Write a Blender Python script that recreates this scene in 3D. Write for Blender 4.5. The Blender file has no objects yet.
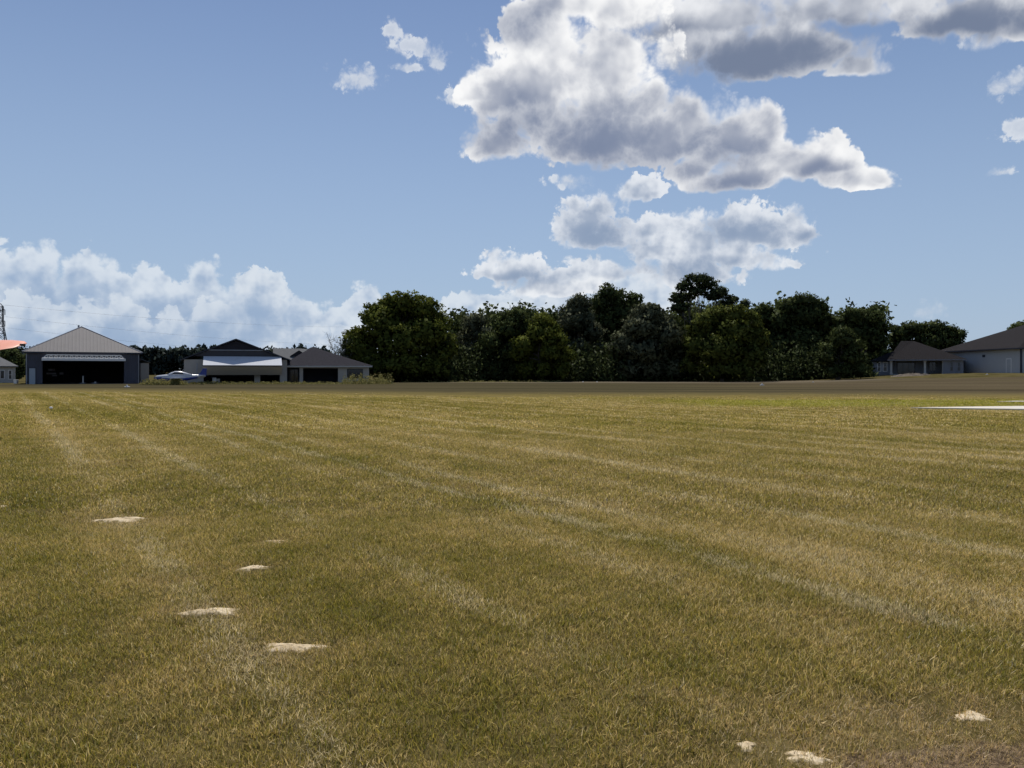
import bpy, math, random
import numpy as np
from mathutils import Vector

R = math.radians
rng = np.random.default_rng(7)
random.seed(7)
scene = bpy.context.scene
COL = scene.collection

# ------------------------------------------------------------------ camera
F, CX, HY, CAMH = 769.0, 512.0, 372.0, 1.6      # focal in px, centre column, horizon row, eye height
cam_d = bpy.data.cameras.new("camera")
cam_d.sensor_width = 36.0
cam_d.lens = 36.0 * F / 1024.0
cam_d.shift_y = -(384.0 - HY) / 1024.0
cam_d.clip_start, cam_d.clip_end = 0.1, 20000.0
cam = bpy.data.objects.new("camera", cam_d)
COL.objects.link(cam)
cam.location = (0, 0, CAMH)
cam.rotation_euler = (R(90), 0, 0)
scene.camera = cam

scene.view_settings.view_transform = 'Standard'
scene.view_settings.look = 'None'
scene.view_settings.gamma = 1.0
scene.view_settings.use_curve_mapping = False
scene.view_settings.exposure = 0.0
scene.render.engine = 'CYCLES'
scene.cycles.max_bounces = 6
scene.cycles.transparent_max_bounces = 6
scene.cycles.use_adaptive_sampling = True
scene.cycles.adaptive_threshold = .015
scene.cycles.adaptive_min_samples = 16
scene.cycles.use_denoising = True
scene.cycles.denoiser = 'OPENIMAGEDENOISE'

SUN_EL, SUN_AZ = 62.0, -9.0      # azimuth from straight ahead (+Y), negative = left

# ------------------------------------------------------------------ terrain
def sstep(a, b, x):
    t = np.clip((np.asarray(x, float) - a) / (b - a), 0, 1)
    return t * t * (3 - 2 * t)

def terrain(X, Y):
    X = np.asarray(X, float); Y = np.asarray(Y, float)
    h = 1.45 * sstep(38, 78, X) * sstep(84, 118, Y)
    w = (np.sin(X * 1.1 + Y * .37) + np.sin(X * .53 - Y * .81 + 1.3) + np.sin(X * .23 + Y * .61 + 4.)) * .012
    return h + w * (1 - sstep(25, 45, np.hypot(X, Y)))

def tz(X, Y):
    return float(terrain(X, Y))

def gp(x, y):
    """ground point seen at a pixel (flat ground)"""
    d = CAMH * F / (y - HY)
    return ((x - CX) * d / F, d)

# ------------------------------------------------------------------ node helpers
class NT:
    def __init__(s, tree):
        s.t = tree
    def n(s, typ, ins=None, **props):
        nd = s.t.nodes.new(typ)
        for k, v in props.items():
            setattr(nd, k, v)
        for k, v in (ins or {}).items():
            sk = nd.inputs[k]
            if isinstance(v, bpy.types.NodeSocket):
                s.t.links.new(v, sk)
            else:
                sk.default_value = v
        return nd
    def m(s, op, a, b=None, c=None, clamp=False):
        ins = {0: a}
        if b is not None: ins[1] = b
        if c is not None: ins[2] = c
        return s.n('ShaderNodeMath', ins, operation=op, use_clamp=clamp).outputs[0]
    def v(s, op, a, b=None, c=None):
        ins = {0: a}
        if b is not None: ins[1] = b
        if c is not None: ins[2] = c
        nd = s.n('ShaderNodeVectorMath', ins, operation=op)
        return nd.outputs['Value'] if op in ('LENGTH', 'DOT_PRODUCT') else nd.outputs[0]
    def ss(s, x, a, b, lo=0., hi=1.):
        return s.n('ShaderNodeMapRange', {0: x, 1: a, 2: b, 3: lo, 4: hi}, interpolation_type='SMOOTHSTEP').outputs[0]
    def mix(s, f, a, b, blend='MIX'):
        nd = s.n('ShaderNodeMix', data_type='RGBA', blend_type=blend)
        for i, v in ((0, f), (6, a), (7, b)):
            if isinstance(v, bpy.types.NodeSocket):
                s.t.links.new(v, nd.inputs[i])
            else:
                nd.inputs[i].default_value = v if i == 0 else (*v[:3], 1)
        return nd.outputs[2]
    def noise(s, vec, scale, detail=3., rough=.55, **kw):
        return s.n('ShaderNodeTexNoise', {'Vector': vec, 'Scale': scale, 'Detail': detail, 'Roughness': rough}, **kw).outputs[0]

def new_mat(name):
    m = bpy.data.materials.new(name)
    m.use_nodes = True
    m.node_tree.nodes.clear()
    nt = NT(m.node_tree)
    out = nt.n('ShaderNodeOutputMaterial')
    return m, nt, out

def surf_mat(name, col, rough=.7, var=.18, scale=2.0, bump=0., stripe=None, metal=0., spec=.4, dirt=0.):
    """painted / mineral surface with uneven tone, optional ribs along one local axis"""
    m, nt, out = new_mat(name)
    tc = nt.n('ShaderNodeTexCoord').outputs['Object']
    n1 = nt.noise(tc, scale, 5, .6)
    n2 = nt.noise(tc, scale * 9, 3, .6)
    k = nt.m('ADD', nt.m('MULTIPLY', nt.m('SUBTRACT', n1, .5), 2 * var), nt.m('MULTIPLY', nt.m('SUBTRACT', n2, .5), var))
    k = nt.m('ADD', k, 1.0)
    c = nt.v('SCALE', tuple(col)); nd = c.node
    nt.t.links.new(k, nd.inputs['Scale'])
    cc = c
    if dirt > 0:
        cc = nt.mix(nt.m('MULTIPLY', nt.ss(nt.noise(tc, scale * .7, 6, .7), .5, .75), dirt), c, (.09, .075, .06))
    p = nt.n('ShaderNodeBsdfPrincipled', {'Base Color': cc, 'Roughness': rough, 'Metallic': metal, 'Specular IOR Level': spec})
    h = n2
    if stripe:
        ax, per, amt = stripe
        sep = nt.n('ShaderNodeSeparateXYZ', {0: tc}).outputs[ax]
        fr = nt.m('FRACT', nt.m('DIVIDE', sep, per))
        rib = nt.ss(nt.m('ABSOLUTE', nt.m('SUBTRACT', fr, .5)), .10, .22, 1., 0.)
        b = nt.n('ShaderNodeBump', {'Height': rib, 'Strength': amt, 'Distance': .08})
        nt.t.links.new(b.outputs[0], p.inputs['Normal'])
    elif bump > 0:
        b = nt.n('ShaderNodeBump', {'Height': h, 'Strength': bump, 'Distance': .05})
        nt.t.links.new(b.outputs[0], p.inputs['Normal'])
    nt.t.links.new(p.outputs[0], out.inputs[0])
    return m

# ------------------------------------------------------------------ mesh builder
class MB:
    def __init__(s):
        s.v = []; s.f = []
    def add(s, vs, fs):
        o = len(s.v)
        s.v += [tuple(map(float, p)) for p in vs]
        s.f += [tuple(i + o for i in f) for f in fs]
        return s
    def box(s, x0, x1, y0, y1, z0, z1):
        return s.add([(x0, y0, z0), (x1, y0, z0), (x1, y1, z0), (x0, y1, z0), (x0, y0, z1), (x1, y0, z1), (x1, y1, z1), (x0, y1, z1)],
                     [(0, 3, 2, 1), (4, 5, 6, 7), (0, 1, 5, 4), (1, 2, 6, 5), (2, 3, 7, 6), (3, 0, 4, 7)])
    def poly(s, pts):
        return s.add(pts, [tuple(range(len(pts)))])
    def slab(s, pts, off):
        """a polygon thickened by the offset vector"""
        n = len(pts); off = Vector(off)
        q = [tuple(Vector(p) + off) for p in pts]
        fs = [tuple(range(n)), tuple(range(2 * n - 1, n - 1, -1))]
        fs += [(i, i + n, (i + 1) % n + n, (i + 1) % n) for i in range(n)]
        return s.add(list(pts) + q, fs)
    def tube(s, pts, rads, n=8, cap=True):
        pts = [Vector(p) for p in pts]
        if isinstance(rads, (int, float)): rads = [rads] * len(pts)
        rings = []; o = len(s.v); vs = []
        for i, p in enumerate(pts):
            t = (pts[min(i + 1, len(pts) - 1)] - pts[max(i - 1, 0)]).normalized()
            a = t.cross(Vector((0, 0, 1)) if abs(t.z) < .9 else Vector((1, 0, 0))).normalized(); b = t.cross(a)
            for k in range(n):
                an = 2 * math.pi * k / n
                vs.append(p + (a * math.cos(an) + b * math.sin(an)) * rads[i])
        fs = []
        for i in range(len(pts) - 1):
            for k in range(n):
                fs.append((i * n + k, i * n + (k + 1) % n, (i + 1) * n + (k + 1) % n, (i + 1) * n + k))
        if cap:
            fs.append(tuple(range(n - 1, -1, -1))); fs.append(tuple((len(pts) - 1) * n + k for k in range(n)))
        return s.add(vs, fs)
    def loft(s, rings, cap=True):
        n = len(rings[0]); vs = [p for r in rings for p in r]; fs = []
        for i in range(len(rings) - 1):
            for k in range(n):
                fs.append((i * n + k, i * n + (k + 1) % n, (i + 1) * n + (k + 1) % n, (i + 1) * n + k))
        if cap:
            fs.append(tuple(range(n - 1, -1, -1))); fs.append(tuple((len(rings) - 1) * n + k for k in range(n)))
        return s.add(vs, fs)
    def build(s, name, mat, parent=None, smooth=False, bevel=0.):
        me = bpy.data.meshes.new(name)
        me.from_pydata(s.v, [], s.f)
        me.materials.append(mat)
        me.validate()
        if smooth:
            me.polygons.foreach_set('use_smooth', [True] * len(me.polygons))
        o = bpy.data.objects.new(name, me)
        COL.objects.link(o)
        if parent: o.parent = parent
        if bevel > 0:
            b = o.modifiers.new('bevel', 'BEVEL'); b.width = bevel; b.segments = 2; b.limit_method = 'ANGLE'
        return o

def tag(o, label, cat, group=None, kind=None):
    if label: o['label'] = label
    if cat: o['category'] = cat
    if group: o['group'] = group
    if kind: o['kind'] = kind
    return o

def thing(name, label, cat, loc=(0, 0, 0), rz=0., group=None):
    o = bpy.data.objects.new(name, None)
    o.empty_display_size = .5
    COL.objects.link(o)
    o.location = loc; o.rotation_euler = (0, 0, rz)
    return tag(o, label, cat, group)

def copy_thing(root, label, loc, rz=None, scale=1.0):
    c = root.copy(); COL.objects.link(c)
    c.location = loc; c['label'] = label
    c.scale = (scale,) * 3
    if rz is not None: c.rotation_euler = (0, 0, rz)
    for ch in list(root.children):
        k = ch.copy(); COL.objects.link(k); k.parent = c
        for g in list(ch.children):
            q = g.copy(); COL.objects.link(q); q.parent = k
    return c

class Frame:
    """a local frame whose x runs right, y away from the eye, turned to face it"""
    def __init__(s, xc, d, base=None):
        X = (xc - CX) / F * d
        s.th = math.atan2(X, d); s.O = (X, d); s.r = math.hypot(X, d)
        s.z0 = tz(X, d) if base is None else base
        s.loc = (X, d, s.z0)
    def p(s, x, y, w=0.):
        a = (x - CX) / F
        t = (s.r + w) / (a * math.sin(s.th) + math.cos(s.th))
        u = t * (a * math.cos(s.th) - math.sin(s.th))
        return Vector((u, w, CAMH + (HY - y) * t / F - s.z0))
    def u(s, x, w=0.): return s.p(x, HY, w).x
    def z(s, y, x, w=0.): return s.p(x, y, w).z
    def thing(s, name, label, cat, group=None):
        return thing(name, label, cat, s.loc, -s.th, group)

# ------------------------------------------------------------------ sun and sky
sun_d = bpy.data.lights.new("sun", 'SUN')
sun_d.energy = 4.2
sun_d.angle = R(.53)
sun_d.color = (1., .955, .88)
sun = bpy.data.objects.new("sun", sun_d)
COL.objects.link(sun)
sv = Vector((math.sin(R(SUN_AZ)) * math.cos(R(SUN_EL)), math.cos(R(SUN_AZ)) * math.cos(R(SUN_EL)), math.sin(R(SUN_EL))))
sun.rotation_euler = sv.to_track_quat('Z', 'Y').to_euler()
sun.location = sv * 200

def blob(x, y, rx, ru, rd):
    a = (x - CX) / F
    az = math.atan(a); el = math.atan((HY - y) / F * math.cos(az))
    kx = math.cos(az) ** 2; ky = math.cos(az) * math.cos(el) ** 2
    return (az * 7.69, el * 7.69, rx * kx / 100, ru * ky / 100, rd * ky / 100)

LAYERS = {
 'bank': [(8,296,44,52,60),(42,292,34,50,60),(84,302,34,50,50),(112,306,36,44,50),(150,308,34,44,50),(185,312,36,40,50),(206,300,26,46,60),
          (235,316,34,38,40),(262,310,30,44,50),(300,328,40,34,40),(334,330,30,28,30),(366,316,24,30,40),(140,345,230,34,50),(330,355,140,26,30),
          (490,308,60,16,40),(560,300,70,20,50),(640,290,60,20,40),(-60,300,60,60,60),(1090,300,60,25,20)],
 'mid':  [(512,270,44,19,10),(556,284,60,18,14),(590,228,46,36,20),(640,190,24,16,12),(752,228,62,27,20),
          (802,228,24,14,12),(700,236,34,24,30),(735,254,70,18,16),(660,247,36,16,16),(690,270,54,18,22),(610,266,50,16,14),(655,225,30,12,14),(590,205,30,18,20)],
 'deck': [(765,50,125,46,28),(862,66,34,17,13),(720,10,130,36,28),(850,4,140,30,25),(965,10,90,28,24),(1060,0,110,36,34),(620,-5,90,44,40)],
 'main': [(605,122,125,64,46),(535,62,60,64,60),(590,-5,85,54,40),(612,56,66,50,46),(560,40,50,50,40),(500,90,34,34,36),(468,92,26,15,11),(500,140,34,40,22),
          (662,130,70,40,36),(740,140,40,38,26),(690,110,30,26,30),(766,120,22,20,28),(735,172,60,26,18),(700,160,50,24,20),(785,158,36,24,26),(814,160,34,26,24),(850,180,40,14,12),(836,166,22,14,14),(872,176,16,11,9)],
 'heads': [(20,318,40,26,40),(70,330,40,24,40),(120,318,34,24,40),(170,330,34,20,40),(212,322,32,26,40),(258,300,30,30,26),(250,322,46,24,40),(300,340,40,18,30),(345,338,26,18,30),
           (580,300,40,16,30),(650,296,40,16,30),(505,318,40,14,30)],
 'small': [(1000,88,22,16,12),(1018,78,14,15,14),(1018,130,24,15,12),(358,80,28,15,10),(388,33,14,11,9),(413,46,26,12,10),(436,58,13,12,12),(985,41,30,9,7),
           (572,181,28,8,7),(1000,172,14,6,5),(932,308,24,10,7),(870,313,16,5,4),(410,66,18,6,5),(455,96,16,12,9),(884,176,10,8,7)],
}
# the grey undersides of the clouds
BASES = {
 'bank': [(60,312,60,26,40),(140,325,90,22,40),(255,316,45,24,24),(205,318,40,16,40)],
 'heads': [(40,345,60,18,40),(130,340,60,14,40),(225,338,50,16,40),(262,312,30,12,22),(330,352,60,10,30)],
 'mid':  [(600,232,38,24,22),(745,232,48,13,14),(690,268,50,8,16),(525,276,44,6,8),(806,233,20,5,8)],
 'deck': [(755,62,120,26,24),(975,18,110,16,18),(865,26,60,10,14),(640,40,50,20,30)],
 'main': [(585,142,110,40,34),(520,128,40,40,30),(650,160,120,18,22),(505,22,46,15,16),(735,184,50,14,14),(815,172,24,10,14),(690,140,40,14,30)],
}

def make_world():
    w = bpy.data.worlds.new("World")
    scene.world = w
    w.use_nodes = True
    w.node_tree.nodes.clear()
    nt = NT(w.node_tree)
    STR = .07
    sky = nt.n('ShaderNodeTexSky', sky_type='NISHITA', sun_disc=False, sun_elevation=R(SUN_EL), sun_rotation=R(SUN_AZ),
               altitude=0., air_density=1.0, dust_density=.3, ozone_density=1.6).outputs[0]
    dirv = nt.n('ShaderNodeTexCoord').outputs['Generated']
    s = nt.n('ShaderNodeSeparateXYZ', {0: dirv})
    X, Y, Z = s.outputs
    hyp = nt.m('SQRT', nt.m('ADD', nt.m('MULTIPLY', X, X), nt.m('MULTIPLY', Y, Y)))
    az = nt.m('MULTIPLY', nt.m('ARCTAN2', X, Y), 7.69)
    el = nt.m('MULTIPLY', nt.m('ARCTAN2', Z, hyp), 7.69)
    P = nt.n('ShaderNodeCombineXYZ', {0: az, 1: el, 2: 0.}).outputs[0]

    def offset(p, q, k):
        o = nt.v('SCALE', nt.v('SUBTRACT', q, (.5, .5, .5))); o.node.inputs['Scale'].default_value = k
        return nt.v('ADD', p, o)
    def wisp(p, scale):
        """billowing detail, about -1..1"""
        wq = nt.n('ShaderNodeTexNoise', {'Vector': p, 'Scale': scale * 1.3, 'Detail': 2.}).outputs['Color']
        q = offset(p, wq, .34 / scale)
        f = nt.n('ShaderNodeTexNoise', {'Vector': q, 'Scale': scale * 1.6, 'Detail': 8., 'Roughness': .57}).outputs[0]
        v = nt.n('ShaderNodeTexVoronoi', {'Vector': q, 'Scale': scale * 2.0, 'Detail': 3., 'Roughness': .55, 'Lacunarity': 2.3, 'Smoothness': .25},
                 feature='SMOOTH_F1', voronoi_dimensions='2D', normalize=True).outputs['Distance']
        b = nt.m('MULTIPLY', nt.m('SUBTRACT', .33, v), 2.1)
        return nt.m('ADD', nt.m('MULTIPLY', nt.m('SUBTRACT', f, .5), 1.5), b)

    def field(p, blobs, sm, flat=0.):
        """1 at a lobe's heart, 0 on its outline"""
        sp = nt.n('ShaderNodeSeparateXYZ', {0: p})
        q = nt.n('ShaderNodeCombineXYZ', {0: sp.outputs[0], 1: sp.outputs[1], 2: nt.m('MULTIPLY', sp.outputs[1], -1.)}).outputs[0]
        acc = None
        for b in blobs:
            if flat:      # flat-bottomed: the lobe's heart sits low
                b = (b[0], b[1] + flat * b[4], b[2], b[3] + flat * b[4], b[4] * (1 - flat))
            cx, cy, rx, ru, rd = blob(*b)
            t = nt.v('MULTIPLY_ADD', q, (1 / rx, 1 / ru, 1 / rd), (-cx / rx, -cy / ru, cy / rd))
            L = nt.v('LENGTH', nt.v('MAXIMUM', t, (-99., 0., 0.)))
            acc = L if acc is None else nt.m('SMOOTH_MIN', acc, L, sm)
        return nt.m('SUBTRACT', 1.0, acc)

    offs = (-.05, .11, 0.)
    SC = {1: 1.5, 2: 2.7, 3: 4.6}
    W = {k: wisp(P, sc) for k, sc in SC.items()}
    def puffs(p, scale):
        """rounded heads of cumulus, two sizes"""
        q = offset(p, warp_f, .16 / scale)
        v = nt.n('ShaderNodeTexVoronoi', {'Vector': q, 'Scale': scale, 'Detail': 2., 'Roughness': .45, 'Lacunarity': 2.3, 'Smoothness': .35},
                 feature='SMOOTH_F1', voronoi_dimensions='2D', normalize=True).outputs['Distance']
        return v
    warp_f = nt.n('ShaderNodeTexNoise', {'Vector': P, 'Scale': 4.0, 'Detail': 3., 'Roughness': .5}).outputs['Color']
    def relief(k):
        sc = {1: 1.9, 2: 3.6, 3: 6.}[k]
        o = nt.v('ADD', P, tuple(c * 1.7 / sc * 1.6 for c in offs))
        big = nt.m('SUBTRACT', puffs(o, sc), puffs(P, sc))
        return big
    REL = {k: relief(k) for k in (1, 2)}
    REL[3] = nt.m('MULTIPLY', nt.m('SUBTRACT', W[3], 0.), .25)
    warpn = nt.n('ShaderNodeTexNoise', {'Vector': P, 'Scale': 1.7, 'Detail': 2., 'Roughness': .5}).outputs['Color']
    PW = {1: offset(P, warpn, .36), 2: offset(P, warpn, .26), 3: offset(P, warpn, .2)}
    # sky, with pale humid air low down
    col = nt.v('MULTIPLY', sky, tuple(STR * c for c in SKYTINT))
    air_k = nt.ss(el, -.2, 4.4, .80, .03)
    col = nt.mix(air_k, col, AIR)
    soft_n = nt.noise(P, 1.7, 4, .6)
    def layer(col, key, wi, amp, soft, lit, shade, air, opac, dark, gain, sm):
        f0 = field(PW[wi], LAYERS[key], sm, .0 if key in ('small', 'bank') else .42)
        d0 = nt.m('MULTIPLY_ADD', W[wi], amp, f0)
        sw = nt.m('MULTIPLY_ADD', nt.ss(soft_n, .38, .62), soft * 1.7, soft * .35)
        a = nt.n('ShaderNodeMapRange', {0: d0, 1: 0., 2: sw, 3: 0., 4: opac}, interpolation_type='SMOOTHSTEP').outputs[0]
        facing = nt.m('MULTIPLY_ADD', nt.m('MULTIPLY', W[wi], .09), 1., nt.m('MULTIPLY', REL[wi], gain))
        thick = nt.ss(d0, .1, .9)
        k = nt.m('MULTIPLY_ADD', thick, .42, .06)
        if key in BASES:
            bs = field(PW[wi], BASES[key], .35)
            bs = nt.m('MULTIPLY_ADD', W[wi], .16, bs)
            o = nt.ss(bs, -1.0, 1.0)
            k = nt.m('MULTIPLY_ADD', o, dark, k)
            facing = nt.m('MULTIPLY', facing, nt.m('MULTIPLY_ADD', o, -.92, 1.))
        k = nt.m('SUBTRACT', k, facing)
        k = nt.ss(nt.m('MULTIPLY_ADD', nt.m('SUBTRACT', soft_n, .5), .25, k), -.12, 1.25)
        c = nt.mix(k, lit, shade)
        c = nt.mix(air, c, col)
        return nt.mix(a, col, c)
    #                        wi amp  soft  lit              shade              air  opac dark gain sm
    col = layer(col, 'bank', 2, .50, .17, (.71, .77, .84), (.29, .40, .58), .08, .92, .62, 2.2, .25)
    col = layer(col, 'heads', 2, .60, .18, (.69, .75, .82), (.31, .42, .59), .12, .80, .62, 2.2, .25)
    col = layer(col, 'mid', 2, .64, .30, (.86, .88, .91), (.25, .32, .45), .12, .95, .66, 1.6, .25)
    col = layer(col, 'small', 3, .95, 1.0, (.80, .83, .87), (.36, .43, .56), .08, .84, .0, .6, .25)
    col = layer(col, 'deck', 1, .62, .36, (.88, .89, .91), (.175, .215, .31), .02, .97, .80, 1.2, .3)
    col = layer(col, 'main', 1, .62, .28, (.97, .97, .97), (.19, .235, .35), .0, .98, .62, 1.45, .3)
    col = nt.v('SCALE', col); col.node.inputs['Scale'].default_value = 1 / STR
    bg = nt.n('ShaderNodeBackground', {'Color': col, 'Strength': STR})
    out = nt.n('ShaderNodeOutputWorld')
    nt.t.links.new(bg.outputs[0], out.inputs[0])
    w.cycles.sampling_method = 'NONE'
SKYTINT, AIR = (1.08, 1.11, 1.22), (.37, .49, .67)
make_world()

# ------------------------------------------------------------------ field tone shared by soil and grass blades
def field_group():
    g = bpy.data.node_groups.new("field_tone", 'ShaderNodeTree')
    g.interface.new_socket("dry", in_out='OUTPUT', socket_type='NodeSocketFloat')
    g.interface.new_socket("pale", in_out='OUTPUT', socket_type='NodeSocketFloat')
    g.interface.new_socket("lush", in_out='OUTPUT', socket_type='NodeSocketFloat')
    g.interface.new_socket("red", in_out='OUTPUT', socket_type='NodeSocketFloat')
    nt = NT(g)
    go = nt.n('NodeGroupOutput')
    pos = nt.n('ShaderNodeNewGeometry').outputs['Position']
    sp = nt.n('ShaderNodeSeparateXYZ', {0: pos})
    x, y = sp.outputs[0], sp.outputs[1]
    flat = nt.n('ShaderNodeCombineXYZ', {0: x, 1: y, 2: 0.}).outputs[0]
    # along and across the mowing passes
    s = nt.m('ADD', nt.m('MULTIPLY', x, .83), nt.m('MULTIPLY', y, .55))
    t = nt.m('ADD', nt.m('MULTIPLY', x, -.55), nt.m('MULTIPLY', y, .83))
    st = nt.n('ShaderNodeCombineXYZ', {0: nt.m('MULTIPLY', s, 1.), 1: nt.m('MULTIPLY', t, .085), 2: 3.}).outputs[0]
    big = nt.noise(flat, .16, 4, .55)
    mid = nt.noise(flat, .9, 4, .6)
    fine = nt.noise(flat, 5., 3, .6)
    band = nt.noise(st, .55, 3, .5)
    line = nt.noise(st, 1.25, 3, .55)
    dry = nt.m('ADD', nt.m('MULTIPLY', nt.m('SUBTRACT', big, .5), .9), nt.m('MULTIPLY', nt.m('SUBTRACT', mid, .5), 1.1))
    dry = nt.m('ADD', dry, nt.m('MULTIPLY', nt.m('SUBTRACT', fine, .5), .5))
    dry = nt.m('ADD', dry, nt.m('MULTIPLY', nt.m('SUBTRACT', band, .5), 1.1))
    dry = nt.m('ADD', dry, .60, clamp=True)
    # straight mowing lanes: a clipping-strewn strip every pass, stronger here and there
    sj = nt.m('MULTIPLY_ADD', nt.m('SUBTRACT', mid, .5), .14, nt.m('DIVIDE', nt.m('ADD', s, 1.2), 1.55))
    fr = nt.m('ABSOLUTE', nt.m('SUBTRACT', nt.m('FRACT', sj), .5))
    tl = nt.n('ShaderNodeCombineXYZ', {0: nt.m('MULTIPLY', nt.m('FLOOR', sj), 7.3), 1: nt.m('MULTIPLY', t, .13), 2: 0.}).outputs[0]
    amt = nt.ss(nt.noise(tl, 1., 3, .6), .30, .64, .08, .70)
    lanes = nt.m('MULTIPLY', nt.ss(fr, .03, .15, 1., 0.), amt)
    pale = nt.m('MULTIPLY', lanes, nt.ss(nt.noise(flat, 2.6, 4, .7), .16, .56))
    lane = nt.ss(nt.m('ABSOLUTE', nt.m('SUBTRACT', nt.m('ADD', s, nt.m('MULTIPLY', nt.m('SUBTRACT', mid, .5), .3)), 5.0)), .03, .30, 1., 0.)
    pale = nt.m('ADD', pale, nt.m('MULTIPLY', nt.m('MULTIPLY', lane, .95), nt.ss(nt.noise(flat, 1.4, 4, .7), .28, .58)), clamp=True)
    turn = nt.m('MULTIPLY', nt.m('SINE', nt.m('MULTIPLY', sj, 3.14159)), nt.m('SINE', nt.m('MULTIPLY', sj, 3.14159)))
    dry = nt.m('ADD', dry, nt.m('MULTIPLY', nt.m('SUBTRACT', turn, .5), .16), clamp=True)
    # irrigated band beside the concrete apron
    yy = nt.m('ADD', y, nt.m('MULTIPLY', nt.m('SUBTRACT', mid, .5), 2.5))
    lush = nt.m('MULTIPLY', nt.m('MULTIPLY', nt.ss(yy, 34., 37.), nt.ss(yy, 43., 45., 1., 0.)), nt.ss(x, 6., 12.))
    lush = nt.m('MULTIPLY', lush, nt.ss(mid, .25, .6, .5, 1.))
    red = nt.ss(nt.noise(flat, .62, 5, .65), .56, .74)
    for i, o in enumerate((dry, pale, lush, red)):
        nt.t.links.new(o, go.inputs[i])
    return g
FIELD = field_group()

GREEN, OLIVE, STRAW, PALE, BROWN, LUSH = (.205, .195, .022), (.41, .325, .055), (.73, .54, .21), (.88, .73, .42), (.42, .25, .13), (.40, .39, .03)

def mat_ground():
    m, nt, out = new_mat("field_soil")
    g = nt.n('ShaderNodeGroup', node_tree=FIELD)
    dry, pale, lush, red = g.outputs
    pos = nt.n('ShaderNodeNewGeometry').outputs['Position']
    f1 = nt.noise(pos, 22., 6, .75)
    f2 = nt.noise(pos, 2.2, 5, .7)
    c = nt.mix(dry, (.135, .120, .022), (.245, .190, .060))
    c = nt.mix(nt.m('MULTIPLY', red, .35), c, (.19, .115, .06))
    c = nt.mix(nt.m('MULTIPLY', pale, .42), c, (.33, .27, .13))
    c = nt.mix(nt.m('MULTIPLY', lush, .75), c, (.22, .21, .028))
    yy = nt.n('ShaderNodeSeparateXYZ', {0: pos}).outputs[1]
    c = nt.mix(nt.ss(yy, 26., 8., 0., .85), c, nt.mix(nt.ss(f2, .4, .62), (.060, .046, .020), (.125, .095, .042)))  # near soil darkened in colour to read as shaded gaps between blades
    q = nt.v('LENGTH', nt.v('MULTIPLY', nt.v('SUBTRACT', pos, (2.25, 3.02, 0.)), (1 / 1.15, 1 / .33, 0.)))
    c = nt.mix(nt.ss(nt.m('MULTIPLY_ADD', nt.m('SUBTRACT', f2, .5), .9, q), 1.05, .8), c, nt.mix(nt.ss(f1, .4, .6), (.085, .06, .038), (.20, .145, .088)))
    c = nt.mix(nt.m('MULTIPLY', nt.ss(yy, 88., 100.), .85), c, nt.mix(nt.ss(nt.noise(pos, .35, 4, .6), .4, .6), (.045, .040, .018), (.085, .070, .036)))
    k = nt.m('ADD', nt.m('MULTIPLY', f1, .9), nt.m('MULTIPLY', f2, .5))
    cs = nt.v('SCALE', c); nt.t.links.new(nt.m('ADD', k, .30), cs.node.inputs['Scale'])
    b = nt.n('ShaderNodeBump', {'Height': f1, 'Strength': .5, 'Distance': .05})
    p = nt.n('ShaderNodeBsdfDiffuse', {'Color': cs, 'Normal': b.outputs[0]})
    nt.t.links.new(p.outputs[0], out.inputs[0])
    return m

def mat_runway():
    m, nt, out = new_mat("runway_dirt")
    pos = nt.n('ShaderNodeNewGeometry').outputs['Position']
    sp = nt.n('ShaderNodeSeparateXYZ', {0: pos})
    st = nt.n('ShaderNodeCombineXYZ', {0: nt.m('MULTIPLY', sp.outputs[0], .05), 1: nt.m('ADD', sp.outputs[1], nt.m('MULTIPLY', sp.outputs[0], .16)), 2: 0.}).outputs[0]
    band = nt.noise(st, .16, 4, .6)
    n1 = nt.noise(pos, .5, 5, .65)
    n2 = nt.noise(pos, 5., 4, .7)
    c = nt.mix(nt.ss(band, .35, .65), (.046, .041, .022), (.076, .064, .036))
    c = nt.mix(nt.m('MULTIPLY', nt.ss(n1, .45, .7), .5), c, (.068, .053, .034))
    # the drier right half
    c = nt.mix(nt.m('MULTIPLY', nt.ss(sp.outputs[0], 10., 45.), .6), c, nt.mix(nt.ss(band, .4, .6), (.058, .043, .028), (.115, .088, .056)))
    # pale dirt before the wood, lightened in colour as a sunlit strip
    v = nt.m('MULTIPLY', nt.ss(nt.m('ADD', sp.outputs[1], nt.m('MULTIPLY', nt.m('SUBTRACT', n1, .5), 6.)), 106., 116.), nt.ss(sp.outputs[0], -25., 5.))
    c = nt.mix(nt.m('MULTIPLY', v, .75), c, (.15, .125, .09))
    x_, y_ = sp.outputs[0], sp.outputs[1]
    edge = nt.m('ADD', nt.m('MULTIPLY_ADD', nt.m('MAXIMUM', x_, 0.), -.05, 47.), nt.m('MULTIPLY', nt.m('MAXIMUM', nt.m('MULTIPLY', x_, -1.), 0.), .36))
    inn = nt.m('ADD', nt.m('SUBTRACT', y_, edge), nt.m('ADD', nt.m('MULTIPLY', nt.m('SUBTRACT', n1, .5), 14.), nt.m('MULTIPLY', nt.m('SUBTRACT', n2, .5), 5.)))
    c = nt.mix(nt.ss(inn, -2., 17., .95, 0.), c, (.20, .155, .052))
    c = nt.mix(nt.m('MULTIPLY', nt.ss(nt.noise(st, .5, 4, .65), .50, .66), .6), c, (.12, .10, .05))
    cs = nt.v('SCALE', c); nt.t.links.new(nt.m('MULTIPLY_ADD', n2, .9, .55), cs.node.inputs['Scale'])
    p = nt.n('ShaderNodeBsdfDiffuse', {'Color': cs})
    nt.t.links.new(p.outputs[0], out.inputs[0])
    return m

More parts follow.
